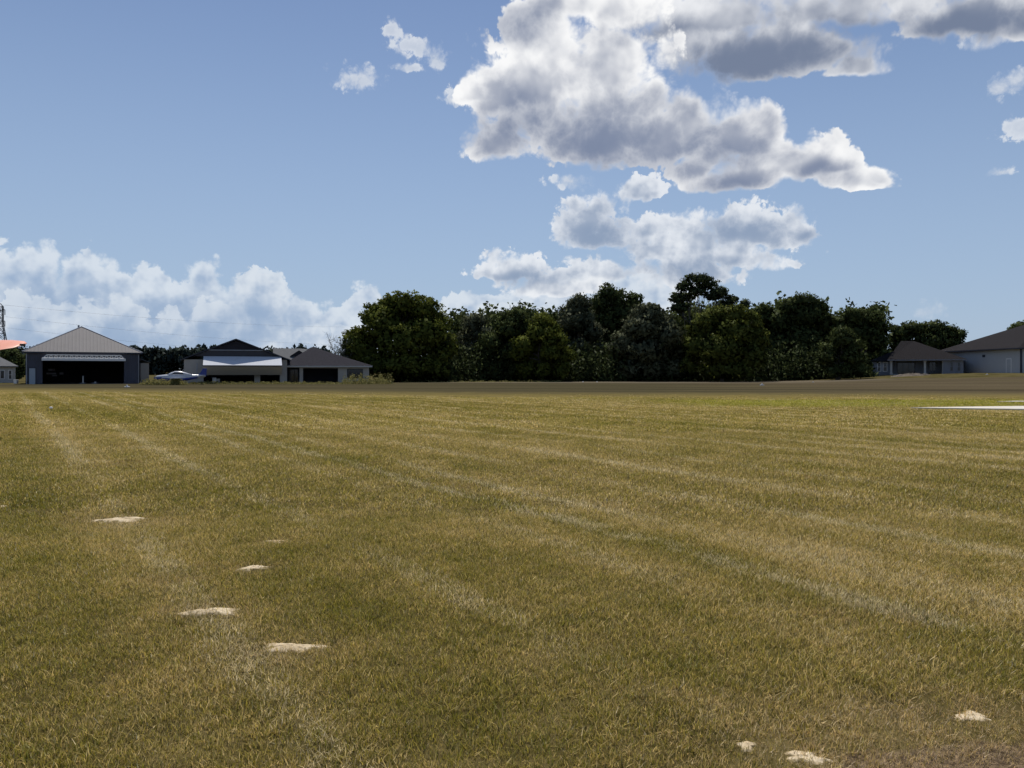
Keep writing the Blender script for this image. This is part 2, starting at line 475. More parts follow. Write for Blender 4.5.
def sheet(name, xs, ys, zoff, mat, label=None, yfun=None):
    xs = np.asarray(xs, float); ys = np.asarray(ys, float)
    Xg, Yg = np.meshgrid(xs, ys)
    if yfun is not None: Yg = yfun(Xg, Yg)
    Z = terrain(Xg, Yg) + zoff
    if yfun is not None: Z[0] -= zoff + .05; Z[1] -= zoff * .7
    v = np.stack([Xg.ravel(), Yg.ravel(), Z.ravel()], 1)
    nx, ny = len(xs), len(ys)
    i = np.arange(nx * ny).reshape(ny, nx)
    f = np.stack([i[:-1, :-1].ravel(), i[:-1, 1:].ravel(), i[1:, 1:].ravel(), i[1:, :-1].ravel()], 1)
    me = bpy.data.meshes.new(name)
    me.from_pydata(v.tolist(), [], f.tolist())
    me.polygons.foreach_set('use_smooth', [True] * len(me.polygons))
    me.materials.append(mat)
    o = bpy.data.objects.new(name, me); COL.objects.link(o)
    o['kind'] = 'structure'
    if label: o['label'] = label
    return o

xs = np.concatenate([[-6000, -2500, -1000, -500, -300, -200], np.arange(-150, -20, 5), np.arange(-20, 20, .5), np.arange(20, 150, 2.5), [160, 200, 300, 500, 1000, 2500, 6000]])
ys = np.concatenate([[-3000, -1000, -300, -100, -40, -15], np.arange(-5, 30, .5), np.arange(30, 150, 2.5), [160, 180, 220, 300, 500, 1000, 2500, 9000]])
sheet('ground', xs, ys, 0., mat_ground(), 'wide mown field of patchy green and straw grass')
def near_edge(X):
    return 47 - .05 * np.maximum(X, 0) + .36 * np.maximum(-X, 0) + .9 * np.sin(X * .35) + .6 * np.sin(X * .9 + 1) + .5 * np.sin(X * 2.3)
def far_edge(X):
    return 101 + 26 * sstep(-45, -5, X) - 22 * sstep(40, 70, X) + 1.2 * np.sin(X * .2)
sheet('runway', np.arange(-160, 160, 2.), np.linspace(0, 1, 40), .03, mat_runway(), 'dark brown runway strip across the far side of the field',
      lambda X, T: near_edge(X) + (np.maximum(far_edge(X), near_edge(X) + 6) - near_edge(X)) * T)

# concrete apron on the right
conc = surf_mat('pale_concrete', (.62, .57, .48), .9, .12, .6, .1, dirt=.3)
def plate(name, pts, z0, z1, mat, label):
    m = MB().slab([(x, y, tz(x, y) + z1) for x, y in pts], (0, 0, z0 - z1))
    o = m.build(name, mat); o['kind'] = 'structure'; o['label'] = label
    return o
plate('concrete_apron', [(17.4, 33.6), (19.5, 33.0), (22.5, 32.0), (30, 28.), (60, 26.), (60, 41.), (38, 38.2), (26.5, 36.0), (20, 34.4)][::1], -.1, .05, conc, 'white concrete apron tapering to a point on the right')
plate('concrete_path', [(25.6, 40.6), (40, 39.6), (60, 42.5), (60, 45.), (40, 41.6), (27, 41.4)], -.1, .05, conc, 'narrow white concrete path behind the apron')

# ------------------------------------------------------------------ sand patches
sand_m = None
def mat_sand():
    m, nt, out = new_mat("bare_sand")
    pos = nt.n('ShaderNodeNewGeometry').outputs['Position']
    n = nt.noise(pos, 30., 5, .7)
    n2 = nt.noise(pos, 8., 4, .6)
    c = nt.mix(nt.ss(n2, .35, .65), (.52, .41, .26), (.70, .58, .40))
    cs = nt.v('SCALE', c); nt.t.links.new(nt.m('MULTIPLY_ADD', n, .5, .72), cs.node.inputs['Scale'])
    rim = nt.n('ShaderNodeAttribute', attribute_name='rim').outputs['Fac']
    n3 = nt.noise(pos, 13., 6, .75)
    cs = nt.mix(nt.ss(nt.m('MULTIPLY_ADD', nt.m('SUBTRACT', n3, .5), 2.4, rim), .60, .95), cs, (.20, .155, .075))
    b = nt.n('ShaderNodeBump', {'Height': n, 'Strength': .5, 'Distance': .02})
    p = nt.n('ShaderNodeBsdfDiffuse', {'Color': cs, 'Normal': b.outputs[0]})
    nt.t.links.new(p.outputs[0], out.inputs[0])
    return m
sand_m = mat_sand()
SAND = [  # px x, px y, half width m, half depth m, height, label
    (122, 519.5, .32, .13, .055, 'long thin strip of pale sand, farthest from the other mounds on the left'),
    (253, 571.5, .135, .085, .035, 'small bright sand mound right of the faint scrape'),
    (213, 613.5, .17, .085, .035, 'bright ragged sand patch between two other sand patches'),
    (291, 648.5, .165, .085, .030, 'pinkish sand patch, nearest of the four bright ones on the left'),
    (0, 508, .10, .06, .03, 'sliver of pale sand cut by the left edge'),
    (276, 544, .10, .07, .012, 'faint half grown-over sandy scrape in the grass'),
    (747, 746, .045, .05, .012, 'tiny sand spot beside the larger bare spot at the near edge'),
    (806, 758, .10, .055, .014, 'bare pale sand spot at the near edge of the field'),
    (972, 715, .10, .05, .010, 'buff sandy spot in dry grass at lower right'),
]
HOLES = []
for k, (px, py, hw, hd, h, lab) in enumerate(SAND):
    x0, y0 = gp(px, py)
    r2 = np.random.default_rng(100 + k)
    ph = r2.uniform(0, 6.28, 5)
    n = 40; rings = 7; vs = []; fs = []
    for i in range(rings + 1):
        t = i / rings
        for j in range(n):
            a = 2 * math.pi * j / n
            wob = 1 + r2.uniform(-.10, .10) + .22 * math.sin(2 * a + ph[0]) + .17 * math.sin(3 * a + ph[1]) + .12 * math.sin(5 * a + ph[2]) + .08 * math.sin(9 * a + ph[3])
            X = x0 + math.cos(a) * hw * wob * t; Y = y0 + math.sin(a) * hd * wob * t
            z = tz(X, Y) + .42 * h * (1 - t ** 2) * (1 + .4 * r2.uniform(-1, 1)) + .007 * (1 - t ** 4) - .003
            vs.append((X, Y, z))
    for i in range(rings):
        for j in range(n):
            fs.append((i * n + j, i * n + (j + 1) % n, (i + 1) * n + (j + 1) % n, (i + 1) * n + j))
    o = MB().add(vs, fs).build('sand_patch', sand_m, smooth=True)
    at = o.data.attributes.new('rim', 'FLOAT', 'POINT'); at.data.foreach_set('value', np.repeat(np.linspace(0, 1, rings + 1), n))
    tag(o, lab, 'sand patch', 'bare sand patches in the grass')
    HOLES.append((x0, y0, hw, hd))

# ------------------------------------------------------------------ grass
def mat_blade():
    m, nt, out = new_mat("grass_blade")
    g = nt.n('ShaderNodeGroup', node_tree=FIELD)
    dry, pale, lush, red = g.outputs
    rnd = nt.n('ShaderNodeAttribute', attribute_name='rnd').outputs['Fac']
    ext = nt.n('ShaderNodeAttribute', attribute_name='dryness', attribute_type='INSTANCER').outputs['Fac']
    k = nt.m('ADD', nt.m('MULTIPLY', nt.m('SUBTRACT', dry, .5), .95), rnd)
    k = nt.m('ADD', k, nt.m('MULTIPLY', ext, .6))
    c = nt.mix(nt.ss(k, .05, .50), GREEN, OLIVE)
    c = nt.mix(nt.ss(k, .48, .92), c, STRAW)
    c = nt.mix(nt.m('MULTIPLY', nt.ss(nt.m('MULTIPLY_ADD', pale, .8, k), .95, 1.35), .9), c, PALE)
    c = nt.mix(nt.m('MULTIPLY', nt.m('MAXIMUM', nt.m('MULTIPLY', red, .45), nt.m('MULTIPLY', ext, .6)), nt.ss(rnd, .25, .5)), c, BROWN)
    c = nt.mix(nt.m('MULTIPLY', lush, nt.ss(rnd, .95, .5)), c, LUSH)
    val = nt.n('ShaderNodeAttribute', attribute_name='val').outputs['Fac']
    c = nt.v('SCALE', c); nt.t.links.new(val, c.node.inputs['Scale'])
    d = nt.n('ShaderNodeBsdfDiffuse', {'Color': c})
    t = nt.n('ShaderNodeBsdfTranslucent', {'Color': c})
    gl = nt.n('ShaderNodeBsdfGlossy', {'Color': (1, 1, 1, 1), 'Roughness': .45})
    mx = nt.n('ShaderNodeMixShader', {0: .42, 1: d.outputs[0], 2: t.outputs[0]})
    mx2 = nt.n('ShaderNodeMixShader', {0: .025, 1: mx.outputs[0], 2: gl.outputs[0]})
    nt.t.links.new(mx2.outputs[0], out.inputs[0])
    return m
blade_m = mat_blade()

def tuft_mesh(name, n, rad, hgt, wid, seed, segs=2):
    r = np.random.default_rng(seed)
    a = r.uniform(0, 6.283, n); rr = rad * np.sqrt(r.uniform(0, 1, n))
    bx, by = np.cos(a) * rr, np.sin(a) * rr
    H = hgt * r.uniform(.5, 1.2, n); lean = r.uniform(.05, .85, n) * H
    nth = int(n * .38)
    H[:nth] *= .30; lean[:nth] = hgt * r.uniform(.4, 1.1, nth)
    da = r.uniform(0, 6.283, n); fa = da + 1.57 + r.normal(0, .5, n)
    w = wid * r.uniform(.6, 1.3, n)
    V = []; 
    for i in range(segs + 1):
        t = i / segs
        cx = bx + np.cos(da) * lean * t ** 1.7; cy = by + np.sin(da) * lean * t ** 1.7
        cz = H * (t - .22 * t * t) - .012
        ww = w * (1 - .85 * t) * .5
        V.append(np.stack([cx - np.cos(fa) * ww, cy - np.sin(fa) * ww, cz], 1))
        V.append(np.stack([cx + np.cos(fa) * ww, cy + np.sin(fa) * ww, cz], 1))
    k = len(V)
    v = np.stack(V, 1).reshape(-1, 3)
    base = np.arange(n) * k
    f = np.concatenate([np.stack([base + 2 * i, base + 2 * i + 1, base + 2 * i + 3, base + 2 * i + 2], 1) for i in range(segs)])
    me = bpy.data.meshes.new(name)
    me.from_pydata(v.tolist(), [], f.tolist())
    at = me.attributes.new('rnd', 'FLOAT', 'POINT')
    at.data.foreach_set('value', np.repeat(np.concatenate([r.uniform(.35, 1., nth), r.uniform(0, 1, n - nth)]), k))
    av = me.attributes.new('val', 'FLOAT', 'POINT')
    av.data.foreach_set('value', np.repeat(np.clip(r.normal(.90, .38, n), .25, 1.5), k))
    me.materials.append(blade_m)
    return me

tuft_col = bpy.data.collections.new("grass_tufts")
NV = 6
for i in range(NV):            # near, fine
    tuft_col.objects.link(bpy.data.objects.new(f"a_tuft_{i}", tuft_mesh('tuft', 230, .15, .053, .0046, 20 + i)))
for i in range(NV):            # middle
    tuft_col.objects.link(bpy.data.objects.new(f"b_tuft_{i}", tuft_mesh('tuft', 240, .27, .056, .0085, 40 + i)))
for i in range(NV):            # far, coarse
    tuft_col.objects.link(bpy.data.objects.new(f"c_tuft_{i}", tuft_mesh('tuft', 240, .50, .058, .018, 60 + i, 1)))

def scatter():
    r = np.random.default_rng(5)
    pts = []
    def band(d0, d1, step, var0):
        gx, gy = np.meshgrid(np.arange(-.79 * d1, .79 * d1, step), np.arange(d0 * .9, d1 * 1.1, step))
        x = (gx + r.uniform(-.5, .5, gx.shape) * step).ravel(); d = (gy + r.uniform(-.5, .5, gy.shape) * step).ravel()
        e0 = d0 + r.uniform(-.06, .06, len(d)) * d0; e1 = d1 + r.uniform(-.06, .06, len(d)) * d1
        k = (d > e0) & (d < e1) & (np.abs(x) < .775 * d + .3)
        x, d = x[k], d[k]
        pts.append(np.stack([x, d, r.integers(0, NV, len(x)) + var0], 1))
    band(2.4, 8.5, .105, 0)
    band(8.5, 21., .20, NV)
    band(21., 40, .46, 2 * NV)
    band(40., 62, .60, 2 * NV)
    p = np.concatenate(pts)
    x, y, var = p.T
    keep = y < near_edge(x) - 1.0 + 9. * r.uniform(0, 1, len(x)) ** 2.2
    for (hx, hy, hw, hd) in HOLES:
        q = ((x - hx) / (hw + .06)) ** 2 + ((y - hy - .02) / (hd + .04)) ** 2
        keep &= ~(q < r.uniform(.15 if hw > .12 else 0., .85 if hw > .12 else .6, len(x)))
    # concrete and trodden soil at lower right
    keep &= ~((x > 16.5) & (y > 33.9 - .55 * (x - 17.4) - .5) & (y < 33.9 + .28 * (x - 17.4) + .3))
    q = ((x - 2.35) / .62) ** 2 + ((y - 3.05) / .20) ** 2
    keep &= ~(q < r.uniform(.0, .9, len(x)))
    q = ((x - 2.15) / .35) ** 2 + ((y - 3.62) / .07) ** 2
    keep &= ~(q < r.uniform(.0, 1.0, len(x)))
    x, y, var = x[keep], y[keep], var[keep]
    dryn = np.zeros(len(x))
    for (cx, cy, rx, ry, a) in [(2.05, 3.68, .55, .14, 1.), (2.2, 3.1, 1.1, .36, 1.2), (2.0, 3.55, .8, .22, .8), (1.1, 3.3, .4, .22, .7), (1.0, 3.75, .35, .1, .6)] + [(hx, hy, hw * 1.9, hd * 2.2, .7) for hx, hy, hw, hd in HOLES]:
        dryn = np.maximum(dryn, a * np.exp(-(((x - cx) / rx) ** 2 + ((y - cy) / ry) ** 2)))
    n = len(x)
    z = terrain(x, y)
    me = bpy.data.meshes.new('grass')
    me.from_pydata(np.stack([x, y, z], 1).tolist(), [], [])
    def attr(nm, typ, key, val):
        a = me.attributes.new(nm, typ, 'POINT'); a.data.foreach_set(key, val)
    attr('pick', 'INT', 'value', var.astype(np.int32))
    rot = np.stack([r.normal(0, .05, n), r.normal(0, .05, n), r.uniform(0, 6.283, n)], 1)
    attr('turn', 'FLOAT_VECTOR', 'vector', rot.ravel())
    attr('size', 'FLOAT', 'value', r.uniform(.75, 1.25, n) * (1 - .3 * np.clip(dryn, 0, 1)))
    attr('dryness', 'FLOAT', 'value', dryn)
    o = bpy.data.objects.new('grass', me); COL.objects.link(o)
    tag(o, 'short mixed green and straw coloured grass covering the field', 'grass', kind='stuff')
    ng = bpy.data.node_groups.new('grass_scatter', 'GeometryNodeTree')
    ng.interface.new_socket('Geometry', in_out='INPUT', socket_type='NodeSocketGeometry')
    ng.interface.new_socket('Geometry', in_out='OUTPUT', socket_type='NodeSocketGeometry')
    nt = NT(ng)
    gi = nt.n('NodeGroupInput'); go = nt.n('NodeGroupOutput')
    ci = nt.n('GeometryNodeCollectionInfo', {'Collection': tuft_col, 'Separate Children': True, 'Reset Children': True})
    a1 = nt.n('GeometryNodeInputNamedAttribute', {'Name': 'pick'}, data_type='INT')
    a2 = nt.n('GeometryNodeInputNamedAttribute', {'Name': 'turn'}, data_type='FLOAT_VECTOR')
    a3 = nt.n('GeometryNodeInputNamedAttribute', {'Name': 'size'}, data_type='FLOAT')
    er = nt.n('FunctionNodeEulerToRotation', {0: a2.outputs[0]})
    iop = nt.n('GeometryNodeInstanceOnPoints', {'Points': gi.outputs[0], 'Instance': ci.outputs[0], 'Pick Instance': True, 'Instance Index': a1.outputs[0],
                                                'Rotation': er.outputs[0], 'Scale': a3.outputs[0]})
    ng.links.new(iop.outputs[0], go.inputs[0])
    md = o.modifiers.new('scatter', 'NODES'); md.node_group = ng
    print('tufts', n)
scatter()

# ------------------------------------------------------------------ trees
def mat_leaf(name, col, col2, trans=.22):
    m, nt, out = new_mat(name)
    t = nt.n('ShaderNodeAttribute', attribute_name='tint').outputs['Fac']
    c = nt.mix(t, col, col2)
    d = nt.n('ShaderNodeBsdfDiffuse', {'Color': c})
    tr = nt.n('ShaderNodeBsdfTranslucent', {'Color': c})
    gl = nt.n('ShaderNodeBsdfGlossy', {'Color': (1, 1, 1, 1), 'Roughness': .5})
    mx = nt.n('ShaderNodeMixShader', {0: trans, 1: d.outputs[0], 2: tr.outputs[0]})
    mx2 = nt.n('ShaderNodeMixShader', {0: .004, 1: mx.outputs[0], 2: gl.outputs[0]})
    nt.t.links.new(mx2.outputs[0], out.inputs[0])
    return m
LEAF = {
    'olive': mat_leaf('leaf_olive', (.060, .075, .014), (.165, .180, .032)),
    'bright': mat_leaf('leaf_bright', (.056, .070, .015), (.145, .160, .034)),
    'moss': mat_leaf('leaf_moss', (.058, .066, .036), (.160, .168, .098), .15),
    'dark': mat_leaf('leaf_dark', (.038, .050, .018), (.105, .128, .040), .2),
    'pine': mat_leaf('leaf_pine', (.036, .048, .022), (.100, .122, .048), .18),
    'weed': mat_leaf('leaf_weed', (.16, .15, .045), (.34, .30, .12), .3),
    'far': mat_leaf('leaf_far', (.024, .034, .032), (.05, .065, .05), .1),
}
BARK = surf_mat('bark', (.10, .085, .07), .95, .4, 3., .8)
GREYBARK = surf_mat('grey_bark', (.22, .20, .18), .95, .3, 3., .6)

def leaves_mesh(name, pts, tint, size, mat, r, flat=0., cn=None):
    n = len(pts)
    nrm = r.normal(0, 1, (n, 3)); nrm[:, 2] *= (1 + flat)
    nrm /= np.linalg.norm(nrm, axis=1)[:, None]
    ref = r.normal(0, 1, (n, 3))
    a = np.cross(nrm, ref); a /= np.linalg.norm(a, axis=1)[:, None] + 1e-9
    b = np.cross(nrm, a)
    s = (size * r.uniform(.6, 1.4, n))[:, None]
    if cn is not None:      # each leaf turned to its clump's outside and shaded with the clump
        fl = np.sum(np.cross(a, b) * cn, 1) < 0
        b[fl] *= -1
    v = np.stack([pts - a * s * .5, pts - b * s * .33, pts + a * s * .55, pts + b * s * .33], 1).reshape(-1, 3)
    i = np.arange(n) * 4
    f = np.stack([i, i + 1, i + 2, i + 3], 1)
    me = bpy.data.meshes.new(name)
    me.from_pydata(v.tolist(), [], f.tolist())
    at = me.attributes.new('tint', 'FLOAT', 'POINT')
    at.data.foreach_set('value', np.repeat(tint, 4))
    me.materials.append(mat)
    if cn is not None:
        me.polygons.foreach_set('use_smooth', [True] * n)
        me.normals_split_custom_set_from_vertices(np.repeat(cn, 4, 0).tolist())
    o = bpy.data.objects.new(name, me); COL.objects.link(o)
    return o

def crown_points(lobes, r, clumps_per, leaves_per, sig, inner=.25):
    """lobes: (x,y,z,rx,ry,rz). Leaf positions in clumps on the lobes' outsides plus some inside."""
    P = []; T = []; N = []
    for (x, y, z, rx, ry, rz) in lobes:
        k = max(4, int(clumps_per * r.uniform(.8, 1.2)))
        u = r.normal(0, 1, (k, 3)); u /= np.linalg.norm(u, axis=1)[:, None]
        u[:, 2] = np.where(u[:, 2] < -.55, -u[:, 2], u[:, 2])
        rad = np.where(r.uniform(0, 1, k) < inner, r.uniform(.25, .75, k), r.uniform(.78, 1.0, k))
        c = np.array([x, y, z]) + u * rad[:, None] * np.array([rx, ry, rz])
        for q in range(k):
            m = int(leaves_per * r.uniform(.5, 1.5))
            s = sig * r.uniform(.9, 1.9) * min(1.15, (m / leaves_per) ** .6)
            g = r.normal(0, 1, (m, 3)); g /= np.linalg.norm(g, axis=1)[:, None]
            pp = c[q] + g * (r.uniform(0, 1, m) ** .5)[:, None] * np.array([s, s, s * .72])
            P.append(pp)
            nn = g * .75 + u[q] * .55 + r.normal(0, .22, (m, 3))
            N.append(nn / np.linalg.norm(nn, axis=1)[:, None])
            T.append(np.clip(r.uniform(0, 1) ** 1.3 * .85 + r.normal(0, .07, m) + .05, 0, 1))
    return np.concatenate(P), np.concatenate(T), np.concatenate(N)

def limb(mb, p0, p1, r0, r1, r, n=6, wob=.08):
    p0 = np.array(p0, float); p1 = np.array(p1, float); L = np.linalg.norm(p1 - p0)
    ps = []; rs = []
    for i in range(5):
        t = i / 4
        p = p0 + (p1 - p0) * t
        if 0 < i < 4: p = p + r.normal(0, wob * L * .5, 3)
        ps.append(p); rs.append(r0 + (r1 - r0) * t)
    mb.tube(ps, rs, n)

def tree(name, label, cat, xc, d, x0, x1, ytop, ybase_leaf, kind, seed, nl=10, clumps=16, lpc=26, lsize=.34, sig=.55, lobes=None, trunk_r=.3, group=None, depth=None, bark=None, shape=1.0, core_k=1.0):
    """crown spans pixels x0..x1, top ytop, foliage down to row ybase_leaf, at depth d"""
    r = np.random.default_rng(seed)
    X = (xc - CX) / F * d
    g = tz(X, d)
    zt = CAMH + (HY - ytop) * d / F - g
    zb = max(.2, CAMH + (HY - ybase_leaf) * d / F - g)
    hw = (x1 - x0) * .5 * d / F
    cxl = ((x0 + x1) * .5 - xc) * d / F
    dep = depth or hw * .9
    root = thing(name, label, cat, (X, d, g), 0, group)
    if lobes is None:
        lobes = []
        H = zt - zb
        for i in range(nl):
            t = (i + .5) / nl
            zz = zb + H * (.16 + .68 * t ** .8)
            prof = math.sin(math.pi * min(1, (.16 + .80 * t)) ** (.85 * shape)) ** .7
            a = i * 2.399 + r.uniform(-.4, .4)
            rr = hw * r.uniform(.42, .62)
            off = max(0., hw * prof - rr * .85)
            lobes.append((cxl + math.cos(a) * off * r.uniform(.7, 1.1), math.sin(a) * off * dep / hw, zz, rr * .8, rr * .8, rr * .62))
        rr = hw * .42
        lobes.append((cxl + r.uniform(-.2, .2) * hw, 0, zt - rr * .62 - sig * .8, rr * .8, rr, rr * .62))
        for q in (-.5, .0, .55):
            lobes.append((cxl + q * hw, -hw * .35, zb + H * .13, rr * .75, rr * .7, H * .13))
        lobes.append((cxl - hw + rr * .8, 0, zb + H * .38, rr * .75, rr, rr * .7))
        lobes.append((cxl + hw - rr * .8, 0, zb + H * .36, rr * .75, rr, rr * .7))
    else:
        lobes = [((lx - xc) * d / F, ly, CAMH + (HY - lz) * d / F - g, lrx * d / F, lrx * d / F * .9, lrz * d / F) for lx, ly, lz, lrx, lrz in lobes]
    P, T, N = crown_points(lobes, r, int(clumps * 1.5), lpc, sig)
    core = []; cnr = []
    for (lx, ly, lz, a, b, c) in lobes:
        k = int(core_k * (8 + 34 * a * c / max(lsize, .3)))
        u = r.normal(0, 1, (k, 3)); u /= np.linalg.norm(u, axis=1)[:, None]
        cnr.append(u)
        core.append(np.array([lx, ly, lz]) + u * (r.uniform(0, 1, k) ** .45 * .86)[:, None] * np.array([a, b, c]))
    core = np.concatenate(core)
    P2 = np.concatenate([P, core]); T = np.concatenate([T, r.uniform(0, .6, len(core))])
    N = np.concatenate([N, np.concatenate(cnr)])
    SZ = np.concatenate([np.full(len(P), lsize), np.full(len(core), lsize * 1.9)])
    P = P2
    keep = P[:, 2] > .15
    crown = leaves_mesh('crown', P[keep], T[keep], SZ[keep], LEAF[kind], r, 0., N[keep])
    crown.parent = root
    mb = MB()
    zf = zb + (zt - zb) * .35
    mb.tube([(0, 0, -.1), (0, 0, .25), (r.uniform(-.15, .15), 0, zf * .6), (r.uniform(-.3, .3) + cxl * .3, r.uniform(-.2, .2), zf + .2)],
            [trunk_r * 1.5, trunk_r * 1.1, trunk_r * .9, trunk_r * .7], 9)
    top = mb.v[-1]
    for (lx, ly, lz, a, b, c) in lobes:
        s = (cxl * .3, 0, zf * r.uniform(.7, 1.0))
        limb(mb, s, (lx, ly, lz), trunk_r * .45, trunk_r * .08, r)
        for q in range(3):
            e = (lx + r.uniform(-.8, .8) * a, ly + r.uniform(-.8, .8) * b, lz + r.uniform(-.3, .9) * c)
            limb(mb, (lx * .6 + s[0] * .4, ly * .6, lz * .6 + s[2] * .4), e, trunk_r * .16, trunk_r * .04, r, 5)
    mb.build('trunk', bark or BARK, root, smooth=True)
    return root

WG = 'trees of the wood behind the field'
tree('broadleaf_tree', 'big round olive green tree standing left of the wood beside the grey-roofed house', 'tree', 402, 124, 340, 452, 290, 379, 'olive', 1,
     lobes=[(368,0,352,26,22),(384,-2,328,24,22),(402,0,306,22,15),(390,1,312,18,17),(376,0,316,14,14),(424,0,310,19,15),(438,1,325,14,13),(428,-2,335,24,20),(405,-3,345,30,24),(432,0,356,22,20),
            (356,0,345,16,18),(352,1,362,12,13),(445,2,347,12,16),(408,-4,366,30,14),(380,-3,367,22,12),(436,-2,370,16,10),(416,3,320,22,18)],
     clumps=30, lpc=32, lsize=.33, sig=.5, trunk_r=.42, group=WG)
tree('oak_tree', 'thin grey twiggy tree between the big round tree and the mid green pair', 'tree', 474, 138, 442, 506, 310, 379, 'moss', 2, nl=9, clumps=12, lpc=15, lsize=.34, sig=.6, trunk_r=.25, group=WG, bark=GREYBARK, core_k=.35)
tree('oak_tree', 'mid green tree with a rounded top, second from the left end of the wood', 'tree', 511, 131, 474, 550, 306, 381, 'dark', 3, nl=11, clumps=17, lpc=24, group=WG)
tree('oak_tree', 'olive green tree whose lower foliage bulges right, in front of dark grey neighbours', 'tree', 540, 126, 510, 574, 312, 381, 'olive', 4, nl=11, clumps=16, lpc=24, group=WG)
tree('oak_tree', 'tall grey-green mossy tree left of the dark peaked tree', 'tree', 578, 140, 542, 610, 291, 381, 'moss', 5, nl=12, clumps=17, lpc=24, group=WG)
tree('oak_tree', 'tall dark tree with two peaks between two mossy trees', 'tree', 615, 149, 588, 646, 284, 381, 'dark', 6, group=WG, nl=12,
     lobes=[(608,0,294,11,10),(618,1,300,14,12),(634,0,302,10,10),(600,0,306,12,12),(626,0,316,20,16),(606,0,325,20,18),(620,0,345,26,20),(600,0,350,20,20),(640,0,330,14,16),(615,0,366,26,14)], clumps=18, lpc=26)
tree('oak_tree', 'wide low mossy grey oak in front of the tall pine', 'tree', 648, 130, 606, 692, 301, 381, 'moss', 7, nl=12, clumps=19, lpc=26, group=WG)
tree('pine_tree', 'tallest pine with a flat open crown and bare limbs above the wood', 'tree', 697, 152, 665, 738, 270, 381, 'pine', 8, group=WG, clumps=15, lpc=24, lsize=.34, sig=.42, trunk_r=.3, core_k=.8,
     lobes=[(697,0,279,15,6),(684,0,287,10,6),(708,1,284,13,7),(720,0,293,11,6),(732,0,300,8,5),(676,0,298,8,6),(688,2,297,12,5),(712,-1,297,10,5),(725,0,306,8,5),(745,0,305,5,5),(680,0,308,10,6),(698,0,292,10,5)])
tree('oak_tree', 'bright olive tree low in front of the tall pine', 'tree', 722, 126, 682, 766, 303, 381, 'bright', 9, group=WG,
     lobes=[(735,0,316,16,12),(715,0,318,14,12),(752,0,322,10,12),(700,0,330,15,14),(730,-2,334,24,17),(755,0,340,14,16),(695,-1,348,15,16),(715,-3,352,26,18),(745,-2,358,20,16),(690,0,366,10,10),(722,-2,370,30,10),(703,-1,322,10,8)],
     clumps=21, lpc=26)
tree('oak_tree', 'narrow dark tree filling the gap right of the bright olive tree', 'tree', 762, 140, 734, 790, 301, 381, 'dark', 10, nl=9, clumps=16, lpc=24, group=WG)
tree('oak_tree', 'tall dark rounded tree, highest at the right end of the wood', 'tree', 803, 138, 770, 836, 292, 381, 'dark', 11, group=WG, clumps=20, lpc=26,
     lobes=[(803,0,302,14,9),(790,0,308,13,10),(817,0,309,12,10),(805,0,318,22,14),(780,0,322,14,14),(825,0,324,11,13),(800,0,340,28,18),(778,0,346,16,18),(826,0,346,14,18),(800,-2,362,30,16),(775,0,368,14,12),(828,0,368,14,12)])
tree('oak_tree', 'low olive rounded tree under the taller dark ones at the right end of the wood', 'tree', 838, 122, 818, 866, 325, 381, 'dark', 12, nl=10, clumps=17, lpc=24, lsize=.3, group=WG)
tree('oak_tree', 'dark spreading tree overhanging the left end of the porch house', 'tree', 860, 136, 828, 892, 309, 372, 'dark', 13, group=WG, clumps=19, lpc=25,
     lobes=[(852,0,318,14,9),(868,0,320,14,10),(842,0,326,12,12),(880,0,328,10,10),(860,0,334,20,14),(845,0,345,18,18),(874,0,342,14,12),(850,2,362,18,16),(866,2,356,14,14)])
tree('oak_tree', 'broad dome-shaped tree rising behind the roof of the porch house', 'tree', 928, 170, 884, 968, 320, 372, 'dark', 14, group=WG, clumps=20, lpc=26, lsize=.4,
     lobes=[(915,0,330,18,9),(932,0,330,16,10),(900,0,334,13,10),(946,0,334,12,10),(957,0,338,9,10),(928,0,342,30,14),(900,0,350,18,16),(950,0,352,16,16),(925,0,358,34,16)])
tree('oak_tree', 'dark treetop showing just above the roof of the tall hangar on the right', 'tree', 1018, 185, 988, 1060, 323, 372, 'dark', 15, nl=11, clumps=20, lpc=24, lsize=.42)
tree('oak_tree', 'dark bushy tree beside the small pale house at the left edge', 'tree', 13, 128, -8, 29, 347, 382, 'dark', 16, nl=9, clumps=15, lpc=22, lsize=.3, sig=.45, trunk_r=.2)

# bare twiggy tree left of the big one
def bare_tree(xc, d, ytop, label, seed):
    r = np.random.default_rng(seed)
    X = (xc - CX) / F * d
    root = thing('bare_tree', label, 'tree', (X, d, 0))
    mb = MB(); H = CAMH + (HY - ytop) * d / F
    tips = []
    for i in range(9):
        a = r.uniform(0, 6.28); sp = r.uniform(.5, 2.6)
        e = np.array([math.cos(a) * sp - .4, math.sin(a) * sp * .6, H * r.uniform(.65, 1.0)])
        limb(mb, (0, 0, 0), e, .09, .02, r, 5)
        for q in range(9):
            t = r.uniform(.35, .95); s = e * t
            f = s + np.array([r.normal(0, .8), r.normal(0, .6), r.uniform(.2, 1.2)])
            limb(mb, s, f, .035, .012, r, 4); tips.append(f)
            for k in range(3):
                g = f + r.normal(0, .4, 3); limb(mb, s * .4 + f * .6, g, .015, .008, r, 3); tips.append(g)
    mb.build('trunk', GREYBARK, root)
    tips = np.array(tips)
    P = np.repeat(tips, 9, 0) + r.normal(0, .28, (len(tips) * 9, 3))
    P[:, 2] = np.maximum(P[:, 2], .2)
    lo = P[:, 2] < H * r.uniform(.45, .9, len(P))
    P = P[lo]
    c = leaves_mesh('crown', P, r.uniform(0, 1, len(P)), .2, LEAF['moss'], r); c.parent = root
bare_tree(345, 123, 335, 'nearly bare grey tree at the left foot of the big round tree', 3)

